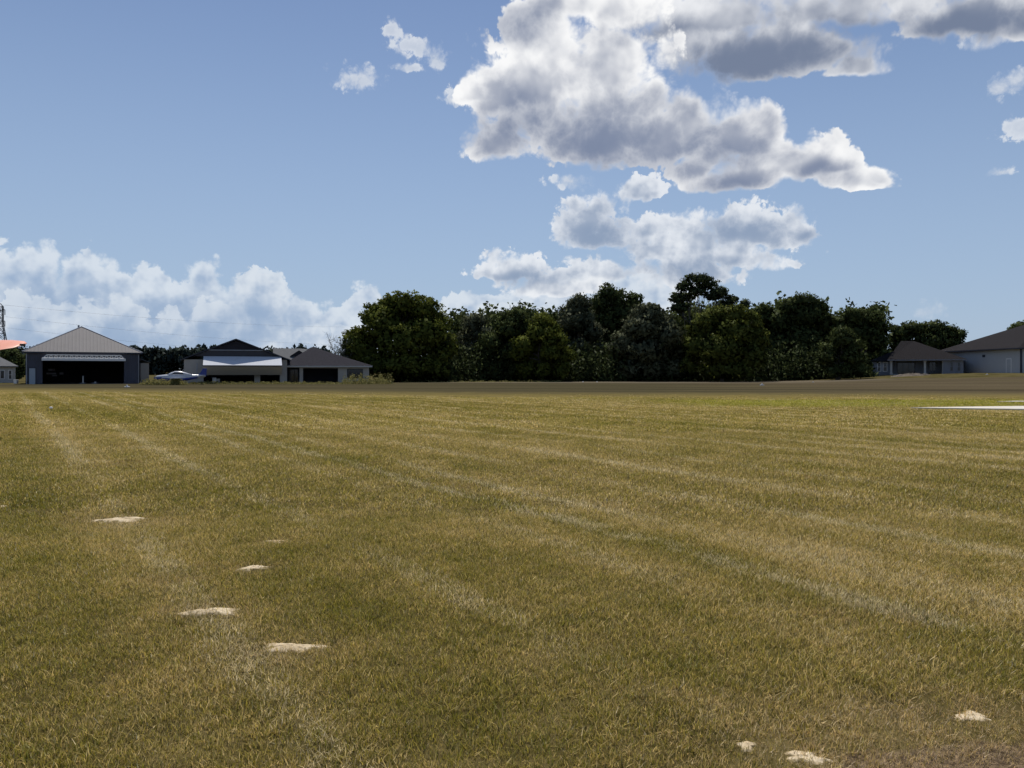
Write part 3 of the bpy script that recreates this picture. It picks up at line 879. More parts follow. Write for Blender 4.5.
# far woods as one mass each, undergrowth, weeds
def mass(name, label, cat, pts, kind, size, seed, tint=None):
    r = np.random.default_rng(seed)
    P = np.array(pts)
    cn = None
    if kind in ('dark', 'far'):
        cn = r.normal(0, .42, P.shape) + np.array([0, -.55, .55]); cn /= np.linalg.norm(cn, axis=1)[:, None]
    o = leaves_mesh(name, P, r.uniform(0, 1, len(P)) if tint is None else np.resize(tint, len(P)), size, LEAF[kind], r, 0., cn)
    return tag(o, label, cat, kind='stuff')

def woods(x0, x1, d, top_fn, seed, n, sig, dd):
    r = np.random.default_rng(seed); P = []
    k = n // 30
    for i in range(k):
        px = r.uniform(x0, x1); dep = d + r.uniform(-dd, dd)
        top = CAMH + (HY - top_fn(px)) * d / F
        z = top * r.uniform(0, 1) ** .7
        c = np.array([(px - CX) / F * dep, dep, z])
        P.append(c + r.normal(0, 1, (30, 3)) * np.array([sig, sig, sig * .8]))
    P = np.concatenate(P); P[:, 2] = np.maximum(P[:, 2], .1 + tz((x0 + x1) / 2 / F, d) * 0)
    return P
mass('background_woods', 'dark wood filling in behind the front row of trees', 'woods',
     woods(452, 880, 168, lambda x: 315 + 5 * math.sin(x * .07) + 4 * math.sin(x * .19), 31, 84000, 1.2, 9), 'dark', .9, 31)
mass('pine_woods', 'distant dark bluish pine wood behind the hangars on the left', 'woods',
     np.concatenate([woods(-60, 330, 420, lambda x: 351.5 + 1.6 * math.sin(x * .31) + 1.3 * math.sin(x * .83 + 1) + 1.2 * math.sin(x * 1.9), 32, 42000, 1.3, 16)]), 'far', 2.4, 32)
def strip(x0, x1, d0, d1, hmin, hmax, n, seed, per=16, sx=.3):
    r = np.random.default_rng(seed); P = []
    for i in range(n // per):
        d = r.uniform(d0, d1); px = r.uniform(x0, x1); X = (px - CX) / F * d
        h = hmin + (hmax - hmin) * r.uniform(0, 1) ** 2
        q = r.normal(0, 1, (per, 3)) * np.array([sx, sx, 0]); z = r.uniform(0, 1, per) * h
        P.append(np.array([X, d, tz(X, d)]) + q * (1 - .5 * (z / h))[:, None] + np.stack([0 * z, 0 * z, z + .03], 1))
    return np.concatenate(P)
mass('undergrowth', 'dark scrubby undergrowth along the foot of the wood', 'undergrowth',
     np.concatenate([strip(448, 838, 127, 142, 2.5, 7.5, 60000, 41, 16, 1.1), strip(385, 450, 122, 130, 1.5, 4.5, 8000, 42, 16, .9), strip(838, 868, 126, 138, 1., 4.0, 5000, 46, 16, .9)]), 'dark', .48, 41,
     np.random.default_rng(9).uniform(0, .22, 73000))
mass('weeds', 'tall yellow green weeds in front of the grey-roofed house', 'weeds',
     np.concatenate([strip(343, 392, 99, 103, .25, 1.5, 3400, 43, 20, .25), strip(190, 345, 99.5, 101.5, .08, .42, 4200, 44, 14, .3), strip(392, 560, 118, 124, .05, .35, 1500, 47, 12, .3)]), 'weed', .17, 43)
mass('pale_weeds', 'pale dry weeds around the wheels of the parked white and blue plane', 'weeds',
     strip(143, 186, 93, 95., .18, .78, 3600, 45, 18, .25), 'weed', .16, 45)

# ------------------------------------------------------------------ building materials
M = {}
M['metal_roof'] = surf_mat('ribbed_metal_roof', (.080, .072, .078), .7, .2, .8, stripe=(0, .42, .14), spec=.5, dirt=.25)
M['slate_wall'] = surf_mat('slate_metal_wall', (.062, .064, .088), .6, .1, 1., stripe=(0, .30, .35))
M['trim_dark'] = surf_mat('dark_trim', (.035, .037, .05), .6, .1)
M['trim_grey'] = surf_mat('weathered_grey_siding', (.055, .053, .060), .8, .15)
M['hangar_white'] = surf_mat('weathered_white_metal', (.46, .46, .46), .7, .07, .5, stripe=(1, .9, .1), spec=.2)
M['white'] = surf_mat('white_paint', (.78, .76, .73), .7, .06, 1.5)
M['panel'] = surf_mat('pale_ribbed_panel', (.60, .61, .64), .8, .05, .8, stripe=(0, .45, .2), spec=.08)
M['grey_panel'] = surf_mat('grey_panel', (.44, .41, .37), .6, .08, .8)
M['stucco'] = surf_mat('grey_stucco', (.40, .365, .32), .9, .12, 1.2, .3, dirt=.15)
M['stucco_pale'] = surf_mat('pale_stucco', (.48, .46, .43), .9, .08, 1.2, .3)
M['shaded_grey'] = surf_mat('shaded_grey_stucco', (.20, .205, .23), .9, .1, 1., .3)  # porch house stands in shade; its wall colour is darkened for that
M['shingle'] = surf_mat('dark_shingles', (.036, .034, .040), .95, .3, 3., .6, spec=.06)
M['shingle_brown'] = surf_mat('brown_shingles', (.022, .0195, .0205), .95, .3, 3., .6, spec=.06)
M['shingle_grey'] = surf_mat('pale_grey_shingles', (.15, .15, .15), .95, .2, 3., .4, spec=.1)
M['dark_in'] = surf_mat('dark_interior', (.015, .016, .022), .9, .2)  # near-black colour standing in for deep shade under the roofs
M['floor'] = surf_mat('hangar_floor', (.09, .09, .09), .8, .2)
M['steel'] = surf_mat('galvanised_steel', (.30, .31, .34), .5, .15, 2., metal=.6)
M['door'] = surf_mat('pale_blue_door', (.36, .40, .44), .6, .08)
M['black'] = surf_mat('black_rubber', (.02, .02, .02), .7, .2)
M['blue'] = surf_mat('deep_blue_paint', (.012, .03, .20), .3, .1, spec=.5)
M['plane_white'] = surf_mat('gloss_white_paint', (.48, .49, .52), .25, .04, spec=.5)
M['lilac'] = surf_mat('dim_lettering', (.7, .68, .75), .8, .2)
def mat_glass(name):
    m, nt, out = new_mat(name)
    p = nt.n('ShaderNodeBsdfPrincipled', {'Base Color': (.012, .015, .022, 1), 'Roughness': .08, 'Specular IOR Level': .5})
    n = nt.noise(nt.n('ShaderNodeTexCoord').outputs['Object'], 1.5, 2)
    nt.t.links.new(nt.m('MULTIPLY_ADD', n, .12, .02), p.inputs['Roughness'])
    nt.t.links.new(p.outputs[0], out.inputs[0])
    return m
M['glass'] = mat_glass('window_glass')

def win(f, parent, x0, x1, y0, y1, w, nx=2, ny=2, fr='white', fw=.09):
    """a window standing 3 cm proud of the wall face at depth w, with frame and muntins"""
    a = f.p(x0, y0, w); b = f.p(x1, y1, w)
    u0, u1, z1, z0 = a.x, b.x, a.z, b.z
    mb = MB()
    mb.box(u0, u0 + fw, w - .05, w - .003, z0, z1); mb.box(u1 - fw, u1, w - .05, w - .003, z0, z1)
    mb.box(u0 + fw, u1 - fw, w - .05, w - .003, z1 - fw, z1); mb.box(u0 + fw, u1 - fw, w - .05, w - .003, z0, z0 + fw)
    for i in range(1, nx):
        u = u0 + (u1 - u0) * i / nx; mb.box(u - .03, u + .03, w - .045, w - .003, z0 + fw, z1 - fw)
    for i in range(1, ny):
        z = z0 + (z1 - z0) * i / ny; mb.box(u0 + fw, u1 - fw, w - .04, w - .003, z - .025, z + .025)
    o = mb.build('window', M[fr], parent)
    g = MB().box(u0 + fw * .5, u1 - fw * .5, w - .025, w - .006, z0 + fw * .5, z1 - fw * .5).build('pane', M['glass'], o)
    return o

# ------------------------------------------------------------------ hangar with grey ribbed roof (left)
f = Frame(82, 102.)
t = f.thing('metal_hangar', 'slate grey metal hangar with ribbed pale grey pyramid roof and open dark doorway', 'hangar')
uL, uR = f.u(25.5), f.u(139.5)
zE = f.z(353, 82); D = 14.
oL, oR = f.u(42.5), f.u(124); oz = f.z(359.5, 82)
mb = MB()
mb.box(uL, oL, 0, .25, -.2, zE); mb.box(oR, uR, 0, .25, -.2, zE); mb.box(oL, oR, 0, .25, oz, zE)
mb.box(uL, uL + .2, .25, D, -.2, zE); mb.box(uR - .2, uR, .25, D, -.2, zE); mb.box(uL + .2, uR - .2, D - .2, D, -.2, zE)
wl = mb.build('wall', M['slate_wall'], t)
MB().box(uL + .21, uR - .21, .26, D - .21, -.15, .04).build('floor_slab', M['floor'], t)
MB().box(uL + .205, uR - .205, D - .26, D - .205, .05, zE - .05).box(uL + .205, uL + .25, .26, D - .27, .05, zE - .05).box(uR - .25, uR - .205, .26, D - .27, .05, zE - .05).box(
    uL + .26, uR - .26, .26, D - .27, zE - .04, zE - .01).build('shade_lining', M['dark_in'], t)  # near-black sheets put in as the shade behind the doorway
# roof
ov = .35
ap0 = f.p(81.5, 327, 6.0); ap1 = Vector((ap0.x + .1, D - 6.0, ap0.z))
c = [Vector((uL - ov, -ov, zE)), Vector((uR + ov, -ov, zE)), Vector((uR + ov, D + ov, zE)), Vector((uL - ov, D + ov, zE))]
up = Vector((0, 0, .12))
mb = MB()
mb.add([*[p + up for p in c], ap0 + up * .2, ap1 + up * .2], [(0, 1, 4), (1, 2, 5, 4), (2, 3, 5), (3, 0, 4, 5)])
mb.add([*c, *[p + up for p in c]], [(0, 1, 5, 4), (1, 2, 6, 5), (2, 3, 7, 6), (3, 0, 4, 7), (3, 2, 1, 0)])
rf = mb.build('roof', M['metal_roof'], t)
mb = MB()
for p in (c[0], c[1]):
    mb.tube([p + up, ap0 + up * .4], .07, 6)
mb.tube([ap0 + up * .5, ap1 + up * .5], .08, 6)
mb.build('ridge_cap', M['steel'], rf)
MB().box(uL - ov, uR + ov, -ov - .14, -ov - .005, zE - .08, zE + .1).build('gutter', M['trim_dark'], rf)
MB().tube([(ap0.x - .35, 6.2, ap0.z - .1), (ap0.x - .35, 6.2, ap0.z + .25)], .12, 8).build('vent', M['steel'], rf)
for u in (uL + .12, uR - .12):
    MB().tube([(u, -.07, 0), (u, -.07, zE - .1)], .055, 8).build('downspout', M['steel'], t)
# man door
a = f.p(29.2, 368.3); b = f.p(35.3, 384)
dd = MB().box(a.x, b.x, -.06, -.003, .0, a.z).build('door', M['door'], t)
MB().tube([(b.x - .15, -.12, 1.0), (b.x - .15, -.06, 1.0)], .04, 8).build('handle', M['steel'], dd)
MB().box(a.x - .1, a.x - .005, -.05, -.003, 0, a.z + .1).box(b.x + .005, b.x + .1, -.05, -.003, 0, a.z + .1).box(a.x, b.x, -.05, -.003, a.z + .005, a.z + .1).build('door_frame', M['trim_dark'], t)
# folded bifold door under the header: bright lower edge, lattice truss above
zb1, zb0 = f.z(358.4, 82, -1.3), f.z(360.8, 82, -1.3)
bd = MB().box(oL - .05, oR + .15, -1.45, -1.15, zb0, zb1).build('bifold_door', M['white'], t)
MB().slab([(oL, -1.12, zb1 - .05), (oR, -1.12, zb1 - .05), (oR, -.02, zE - .55), (oL, -.02, zE - .55)], (0, 0, .08)).build('leaf_panel', M['steel'], bd)
zc = f.z(355.2, 82, -1.3)
mb = MB()
mb.tube([(oL + .5, -1.3, zc), (oR - .4, -1.3, zc)], .07, 6)
n = 16
for i in range(n):
    ua = oL + .1 + (oR - oL - .2) * i / n; ub = oL + .1 + (oR - oL - .2) * (i + .5) / n; uc = oL + .1 + (oR - oL - .2) * (i + 1) / n
    mb.tube([(ua, -1.3, zb1), (min(max(ub, oL + .5), oR - .4), -1.3, zc)], .055, 5); mb.tube([(min(max(ub, oL + .5), oR - .4), -1.3, zc), (uc, -1.3, zb1)], .055, 5)
mb.build('truss', M['white'], bd)
# wing set back on the right
a0, a1 = f.u(140.5, 7), f.u(149, 7); az = f.z(363, 145, 7)
MB().box(a0, a1, 7, 13, -.1, az).build('side_wing', M['grey_panel'], t)
p0, p1 = f.p(139.5, 358.5, 7), f.p(150.3, 363, 7)
MB().slab([(p0.x - .1, 6.7, p0.z), (p1.x, 6.7, p1.z), (p1.x, 13.3, p1.z), (p0.x - .1, 13.3, p0.z)], (0, 0, .1)).build('side_roof', M['shingle_grey'], t)
# things standing in the doorway, banner on its back wall
bw = D - .27
t2 = thing('wall_banner', 'dim banner with rows of faint lettering inside the slate hangar', 'banner', f.loc, -f.th)
pa, pb = f.p(45, 366, bw), f.p(64, 377.5, bw)
MB().box(pa.x, pb.x, bw - .05, bw - .01, pb.z, pa.z).build('cloth', M['dark_in'], t2)
rr = np.random.default_rng(3)
for (x0, x1, y0, y1) in ((48.2, 55.6, 368.6, 371), (46.6, 57, 372.6, 374.4), (59.5, 63.4, 372.4, 374.6), (52, 57, 375, 376.2)):
    x = x0; mb = MB()
    while x < x1 - .5:
        w = rr.uniform(.55, .95); q0, q1 = f.p(x, y0, bw), f.p(min(x + w, x1), y1, bw)
        mb.box(q0.x, q1.x, bw - .075, bw - .055, q1.z, q0.z); x += w + .35
    mb.build('lettering', M['lilac'], t2)
def stand(px, d, h, label):
    X = (px - CX) / F * d
    s = thing('jack_stand', label, 'stand', (X, d, tz(X, d) + .04))
    MB().tube([(0, 0, .1), (0, 0, h)], [.09, .07], 8).build('post', M['white'], s)
    MB().box(-.35, .35, -.25, .25, 0, .11).build('base', M['steel'], s, bevel=.02)
    MB().box(-.12, .12, -.1, .1, h, h + .06).build('head', M['steel'], s)
stand(83, 104, 1.0, 'pale post on a flat base standing in the hangar doorway')
stand(95.3, 104, .22, 'short low stand right of the taller post in the hangar doorway')

# ------------------------------------------------------------------ small house at the left edge
f = Frame(-14, 112.)
t = f.thing('small_house', 'small pale house with hipped grey roof cut by the left edge', 'house')
u0, u1 = f.u(-44), f.u(15.5); ze = f.z(367, 10)
MB().box(u0, u1, 0, 8, -.1, ze).build('wall', M['stucco_pale'], t)
c = [Vector((u0 - .4, -.45, ze)), Vector((u1 + .35, -.45, ze)), Vector((u1 + .35, 8.4, ze)), Vector((u0 - .4, 8.4, ze))]
h0 = f.p(-8, 353, 4); h1 = Vector((u0 + 3, 4, h0.z))
mb = MB().add([*[p + Vector((0, 0, .14)) for p in c], h0, h1], [(0, 1, 4, 5), (1, 2, 4), (2, 3, 5, 4), (3, 0, 5)])
mb.add([*c, *[p + Vector((0, 0, .14)) for p in c]], [(0, 1, 5, 4), (1, 2, 6, 5), (2, 3, 7, 6), (3, 0, 4, 7), (3, 2, 1, 0)])
mb.build('roof', M['shingle_grey'], t)
win(f, t, -4, 4.8, 370, 379, 0, 2, 1); win(f, t, 8.2, 12.2, 370, 379.5, 0, 1, 2)

# ------------------------------------------------------------------ hangar with raised bifold door
f = Frame(238, 104.)
t = f.thing('door_hangar', 'grey stucco hangar with dark gabled roof and half raised white bifold door', 'hangar')
zg = 0.
uL, uR = f.u(184), f.u(287); D = 15.
ze = f.z(359.5, 238)
oL, oR = f.u(203.5), f.u(280); oz = f.z(356.3, 238)
ap = f.p(236, 340, 0)
mb = MB()
mb.box(uL, oL, 0, .3, -.2, ze - .02); mb.box(oR, uR, 0, .3, -.2, ze - .02)
mb.box(uL, uL + .25, .3, D, -.2, ze); mb.box(uR - .25, uR, .3, D, -.2, ze); mb.box(uL + .25, uR - .25, D - .25, D, -.2, ze)
mb.build('wall', M['stucco'], t)
zl = f.z(350.6, 238)
def gx(z, side):  # roof half-width at height z
    tt = (z - (ze)) / (ap.z - ze)
    return (uL if side < 0 else uR) * (1 - tt) + ap.x * tt
mb = MB().slab([(gx(oz, -1) + .1, .02, oz), (gx(oz, 1) - .1, .02, oz), (gx(zl, 1) - .1, .02, zl), (gx(zl, -1) + .1, .02, zl)], (0, .25, 0))
mb.build('header', M['trim_grey'], t)
MB().slab([(gx(zl, -1) + .1, .05, zl + .1), (gx(zl, 1) - .1, .05, zl + .1), (ap.x, .05, ap.z - .1)], (0, .25, 0)).build('gable', M['shingle'], t)
MB().box(gx(zl, -1) + .05, gx(zl, 1) - .05, -.12, .04, zl, zl + .1).build('fascia', M['steel'], t)
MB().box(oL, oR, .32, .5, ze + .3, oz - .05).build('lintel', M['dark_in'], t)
mb = MB(); e = .3
dz = (ap.z - ze) / (ap.x - uL)
for s, u in ((-1, uL), (1, uR)):
    ez = ze - .5 * abs((ap.z - ze) / (ap.x - u)); eu = u + .5 * s
    pts = [(eu, -e, ez + .05), (ap.x, -e, ap.z + .05), (ap.x, D + e, ap.z + .05), (eu, D + e, ez + .05)]
    mb.slab(pts, (0, 0, .14))
rf = mb.build('roof', M['shingle'], t)
mb = MB()
for s, u in ((-1, uL), (1, uR)):
    ez = ze - .5 * abs((ap.z - ze) / (ap.x - u)); eu = u + .5 * s
    mb.slab([(eu, -e - .06, ez + .02), (ap.x, -e - .06, ap.z + .02), (ap.x, -e - .06, ap.z + .16), (eu, -e - .06, ez + .16)], (0, .055, 0))
mb.build('barge_board', M['trim_dark'], rf)
MB().box(uL + .26, uR - .26, .31, D - .26, -.15, .03).build('floor_slab', M['floor'], t)
MB().box(uL + .26, uR - .26, D - .32, D - .26, .05, ze).box(uL + .26, uL + .3, .31, D - .33, .05, ze).box(uR - .3, uR - .26, .31, D - .33, .05, ze).build('shade_lining', M['dark_in'], t)  # dark sheets added to paint the shade inside
# door: upper leaf slopes out and is lit, lower leaf folds back in, its shade painted as grey
WO = -2.3
hz = oz - .02; fz = f.z(365.2, 242, WO); lz = f.z(375, 242, -.9)
dl, dr = f.u(203.3, -1), f.u(281.6, -1)
bd = MB().slab([(dl, -.1, hz), (dr, -.1, hz), (dr, WO, fz), (dl, WO, fz)], (0, .05, -.12)).build('bifold_door', M['panel'], t)
MB().slab([(dl, WO, fz - .16), (dr, WO, fz - .16), (dr, -.9, lz), (dl, -.9, lz)], (0, .12, .02)).build('lower_leaf', M['grey_panel'], bd)
MB().tube([(dl, WO - .03, fz - .08), (dr, WO - .03, fz - .08)], .05, 6).build('hinge', M['trim_dark'], bd)
u = f.u(257.3, .6)
MB().box(u - .38, u + .38, .6, 1.1, 0, oz).build('post', M['stucco'], t)
MB().box(f.u(196.5), f.u(197.5), -.04, -.003, 0, ze - .5).build('downspout', M['steel'], t)
cart = thing('tool_cart', 'pale tool cart parked under the half raised bifold door', 'cart', tuple(Vector(f.loc) + Vector((math.cos(f.th), -math.sin(f.th), 0)) * f.u(216, 1.2) + Vector((math.sin(f.th), math.cos(f.th), 0)) * 1.2), -f.th)
MB().box(-.45, .05, -.25, .25, .18, .85).build('cabinet', M['white'], cart, bevel=.02)
MB().box(.06, .5, -.2, .25, .18, .7).build('side_cabinet', M['grey_panel'], cart, bevel=.02)
for sx in (-.4, .4):
    for sy in (-.15, .15):
        MB().tube([(sx, sy - .03, .11), (sx, sy + .03, .11)], .08, 10).build('wheel', M['black'], cart)
MB().tube([(-.5, 0, .8), (-.62, 0, .95)], .025, 6).build('handle', M['steel'], cart)

# ------------------------------------------------------------------ grey-roofed house
f = Frame(326, 108.)
t = f.thing('grey_house', 'low grey house with dark hipped roof and open porch left of the big tree', 'house')
uL, uR = f.u(285), f.u(369); D = 12.
ze = f.z(366.8, 326); sill = .0
def seg(mb, x0, x1, y0, y1, w0=0., w1=.3):
    a = f.p(x0, y0); b = f.p(x1, y1)
    mb.box(a.x, b.x, w0, w1, max(b.z, -.2), a.z)
mb = MB()
seg(mb, 283.5, 286, 366.8, 385); seg(mb, 299.5, 303, 366.8, 385); seg(mb, 338, 347, 366.8, 385); seg(mb, 363, 369, 366.8, 385)
seg(mb, 347, 363, 366.8, 368.8); seg(mb, 347, 363, 378.5, 385); seg(mb, 286, 299.5, 366.8, 367.8); seg(mb, 303, 338, 366.8, 368.2)
mb.box(f.u(283.5), f.u(283.5) + .25, .3, D, -.2, ze); mb.box(uR - .25, uR, .3, D, -.2, ze); mb.box(f.u(283.5) + .25, uR - .25, D - .25, D, -.2, ze)
mb.build('wall', M['stucco'], t)
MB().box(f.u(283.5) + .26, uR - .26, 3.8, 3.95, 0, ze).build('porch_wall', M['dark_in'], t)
MB().box(f.u(283.5) + .26, uR - .26, .31, 3.79, -.15, .06).build('porch_floor', M['floor'], t)
uL = f.u(283.5)
c = [Vector((uL - .3, -.5, ze)), Vector((uR + .45, -.5, ze)), Vector((uR + .45, D + .4, ze)), Vector((uL - .3, D + .4, ze))]
up = Vector((0, 0, .16))
A0 = f.p(312, 347, 5.0); A1 = Vector((A0.x + .3, 7.5, A0.z))
B0 = f.p(350, 359.3, 3.2)      # low wing hip on the right
mb = MB().add([*[p + up for p in c], A0, A1], [(0, 1, 4), (1, 2, 5, 4), (2, 3, 5), (3, 0, 4, 5)])
mb.add([*c, *[p + up for p in c]], [(0, 1, 5, 4), (1, 2, 6, 5), (2, 3, 7, 6), (3, 0, 4, 7), (3, 2, 1, 0)])
rf = mb.build('roof', M['shingle'], t)
q0, q1 = f.p(335, 366.2, -.52), f.p(372.5, 366.2, -.52)
MB().add([(q0.x, -.62, ze + .17), (uR + .5, -.62, ze + .17), (uR + .5, 5, ze + .17), (B0.x, 3.0, B0.z + .08), (B0.x - 2.2, 4.0, B0.z + .5)],
         [(0, 1, 3), (1, 2, 3), (0, 3, 4), (2, 4, 3)]).build('wing_roof', M['shingle'], rf)
MB().box(c[0].x, c[1].x, -.62, -.505, ze - .05, ze + .14).build('fascia', M['stucco_pale'], rf)
win(f, t, 347.2, 362.8, 369, 378.3, .12, 4, 2, 'trim_dark', .07)
dw = win(f, t, 287, 298.5, 369, 383, 3.79, 3, 1, 'trim_dark', .08)

# house far behind, only its roof shows
f = Frame(290, 150.)
t = f.thing('far_house', 'pale grey roofed house showing between the two dark roofs', 'house')
u0, u1 = f.u(273), f.u(331); ze = f.z(360, 290); zr = f.z(348.4, 290, 4)
MB().box(u0 + .4, u1 - .4, .4, 8, 0, ze).build('wall', M['stucco_pale'], t)
mb = MB().slab([(u0, 0, ze), (u1, 0, ze), (f.u(325, 4), 4.2, zr - .6), (f.u(301, 4), 4.2, zr), (f.u(273, 4), 4.2, zr)], (0, 0, -.12))
mb.slab([(u0, 8.4, ze), (u1, 8.4, ze), (f.u(325, 4), 4.2, zr - .6), (f.u(301, 4), 4.2, zr), (f.u(273, 4), 4.2, zr)], (0, 0, -.12))
rf = mb.build('roof', M['shingle_grey'], t)
a = f.p(290, 353.5, 2)
MB().slab([(a.x, 1.0, f.z(356, 292, 1)), (f.u(299, 1), 1.0, f.z(350, 299, 1) - .05), (f.u(308, 1), 1.0, f.z(356, 308, 1))], (0, 2.5, .0)).build('dormer', M['shingle'], rf)

# ------------------------------------------------------------------ porch house on the right
f = Frame(915, 128., base=None)
f.z0 = tz(f.O[0], f.O[1]) - .02; f.loc = (f.O[0], f.O[1], f.z0)
t = f.thing('porch_house', 'dark hipped roof house with columned porch behind the dirt bank', 'house')
ze = f.z(360.3, 915); D = 12.
uL, uM, uR = f.u(876), f.u(891), f.u(963)
mb = MB()
lw = 1.2     # left wing front stands back
def wallpiece(x0, x1, y0, y1, w0, w1):
    a = f.p(x0, y0, w0); b = f.p(x1, y1, w0); mb.box(a.x, b.x, w0, w1, max(b.z, -.8), a.z)
wallpiece(872, 891, 359.8, 384, lw, lw + .3)
wallpiece(943, 963.5, 360.3, 384, 0, .3)
mb.box(f.u(891), f.u(943), 3.6, 3.85, -.5, ze)
mb.box(f.u(872, lw), f.u(872, lw) + .25, lw + .3, D, -.8, ze); mb.box(f.u(963.5) - .25, f.u(963.5), .3, D, -.5, ze); mb.box(f.u(872, lw) + .25, f.u(963.5) - .25, D - .25, D, -.8, ze)
mb.build('wall', M['shaded_grey'], t)
MB().box(f.u(890), f.u(943.5), .02, 3.59, -.6, .08).build('porch_floor', M['stucco'], t)
for x in (891.2, 925, 943.4):
    u = f.u(x)
    col = MB().box(u - .16, u + .16, .1, .42, .082, ze - .1).build('column', M['stucco_pale'], t)
    MB().box(u - .22, u + .22, .05, .47, .082, .3).build('base', M['stucco_pale'], col)
    MB().box(u - .22, u + .22, .05, .47, ze - .3, ze - .11).build('capital', M['stucco_pale'], col)
c = [Vector((f.u(870.5, lw), -.3, ze)), Vector((f.u(966.5), -.45, ze)), Vector((f.u(966.5), D + .4, ze)), Vector((f.u(870.5), D + .4, ze))]
up = Vector((0, 0, .15))
A0 = f.p(901, 341, 5.0); A1 = f.p(914, 341, 5.5)
c[0].y = -.45; c[0].x = f.u(887.5)
mb = MB().add([*[p + up for p in c], A0, A1, Vector((f.u(887.5), D + .4, ze)) + up],
              [(0, 1, 5, 4), (1, 2, 5), (2, 6, 4, 5), (6, 0, 4)])
mb.add([c[0], c[1], c[2], Vector((f.u(887.5), D + .4, ze)), c[0] + up, c[1] + up, c[2] + up, Vector((f.u(887.5), D + .4, ze)) + up],
       [(0, 1, 5, 4), (1, 2, 6, 5), (2, 3, 7, 6), (3, 0, 4, 7), (3, 2, 1, 0)])
rf = mb.build('roof', M['shingle_brown'], t)
L0 = Vector((f.u(870, lw), lw - .45, ze - .05)); L1 = Vector((f.u(895, lw), lw - .45, ze - .05)); L2 = Vector((f.u(895), D, ze - .05)); L3 = Vector((f.u(870), D, ze - .05))
hh = f.p(893, 351, 5)
MB().add([L0, L1, L2, L3, hh, L0 - up, L1 - up, L2 - up, L3 - up], [(0, 1, 4), (1, 2, 4), (2, 3, 4), (3, 0, 4), (0, 5, 6, 1), (3, 8, 5, 0), (5, 8, 7, 6)]).build('wing_roof', M['shingle_brown'], rf)
MB().box(c[0].x, c[1].x, -.55, -.455, ze - .06, ze + .13).build('fascia', M['shaded_grey'], rf)
win(f, t, 877.2, 881.2, 362.2, 371.6, lw, 1, 2); win(f, t, 882.8, 887.4, 362.2, 371.6, lw, 1, 2)
win(f, t, 949.8, 953.4, 361.8, 371.2, 0, 1, 2, 'shaded_grey'); win(f, t, 957, 960.8, 361.8, 371.2, 0, 1, 2, 'shaded_grey')
win(f, t, 929, 936, 362, 371, 3.6, 2, 1, 'shaded_grey'); win(f, t, 897, 915, 362.5, 374, 3.6, 3, 1, 'trim_dark')
# soil heap before the porch
def mound(name, label, px, d, hw, hd, h, seed, mat):
    r = np.random.default_rng(seed); X = (px - CX) / F * d; vs = []; fs = []; n = 30; K = 8
    ph = r.uniform(0, 6, 4)
    for i in range(K + 1):
        q = i / K
        for j in range(n):
            a = 6.2832 * j / n
            wob = 1 + .15 * math.sin(2 * a + ph[0]) + .12 * math.sin(5 * a + ph[1])
            x, y = X + math.cos(a) * hw * q * wob, d + math.sin(a) * hd * q * wob
            vs.append((x, y, tz(x, y) + h * (1 - q * q) * r.uniform(.55, 1.25) - .05 * (i == K)))
    for i in range(K):
        for j in range(n):
            fs.append((i * n + j, i * n + (j + 1) % n, (i + 1) * n + (j + 1) % n, (i + 1) * n + j))
    return tag(MB().add(vs, fs).build(name, mat), label, 'soil heap')
mound('soil_heap', 'low crumbled heap of pale soil in front of the porch', 911, 121, 3.4, 1.2, .42, 4, surf_mat('dug_soil', (.17, .135, .10), 1., .4, 2., .8))

# ------------------------------------------------------------------ tall hangar on the right edge
X0, X1, Y0, Y1 = 77.6, 100., 117.5, 139.
zb = tz(77.6, 125) - .02
ze = CAMH + (372 - 351.6) * 132 / F
t = thing('tall_hangar', 'tall pale hangar with big brown hipped roof at the right edge', 'hangar', (X0, Y0, zb))
hz = ze - zb; W, L = X1 - X0, Y1 - Y0
mb = MB()
mb.box(0, .25, 0, L, -.3, hz); mb.box(.25, 2.2, 0, .25, -.3, hz); mb.box(W - 2.2, W - .25, 0, .25, -.3, hz); mb.box(2.2, W - 2.2, 0, .25, hz - .7, hz); mb.box(W - .25, W, 0, L, -.3, hz); mb.box(.25, W - .25, L - .25, L, -.3, hz)
mb.build('wall', M['hangar_white'], t)
MB().box(2.2, W - 2.2, .08, .2, .0, hz - .705).build('hangar_door', M['panel'], t)
MB().box(.02, .3, -.12, -.004, -.2, hz - .02).build('corner_trim', M['trim_dark'], t)
o = .7
c = [Vector((-o, -o, hz)), Vector((W + o, -o, hz)), Vector((W + o, L + o, hz)), Vector((-o, L + o, hz))]
up = Vector((0, 0, .2))
rz = CAMH + (372 - 319) * 128 / F - zb
A0 = Vector((W * .5, 10.2, rz)); A1 = Vector((W * .5, L - 10.2, rz))
mb = MB().add([*[p + up for p in c], A0, A1], [(0, 1, 4), (1, 2, 5, 4), (2, 3, 5), (3, 0, 4, 5)])
mb.add([*c, *[p + up for p in c]], [(3, 2, 1, 0)])
rf = mb.build('roof', M['shingle_brown'], t)
mb = MB()
for i in range(4):
    a, b = c[i], c[(i + 1) % 4]
    n = Vector(((b - a).y, -(b - a).x, 0)).normalized() * .05
    mb.slab([a + n * .1, b + n * .1, b + n * .1 + up, a + n * .1 + up], n)
mb.build('fascia', M['trim_dark'], rf)
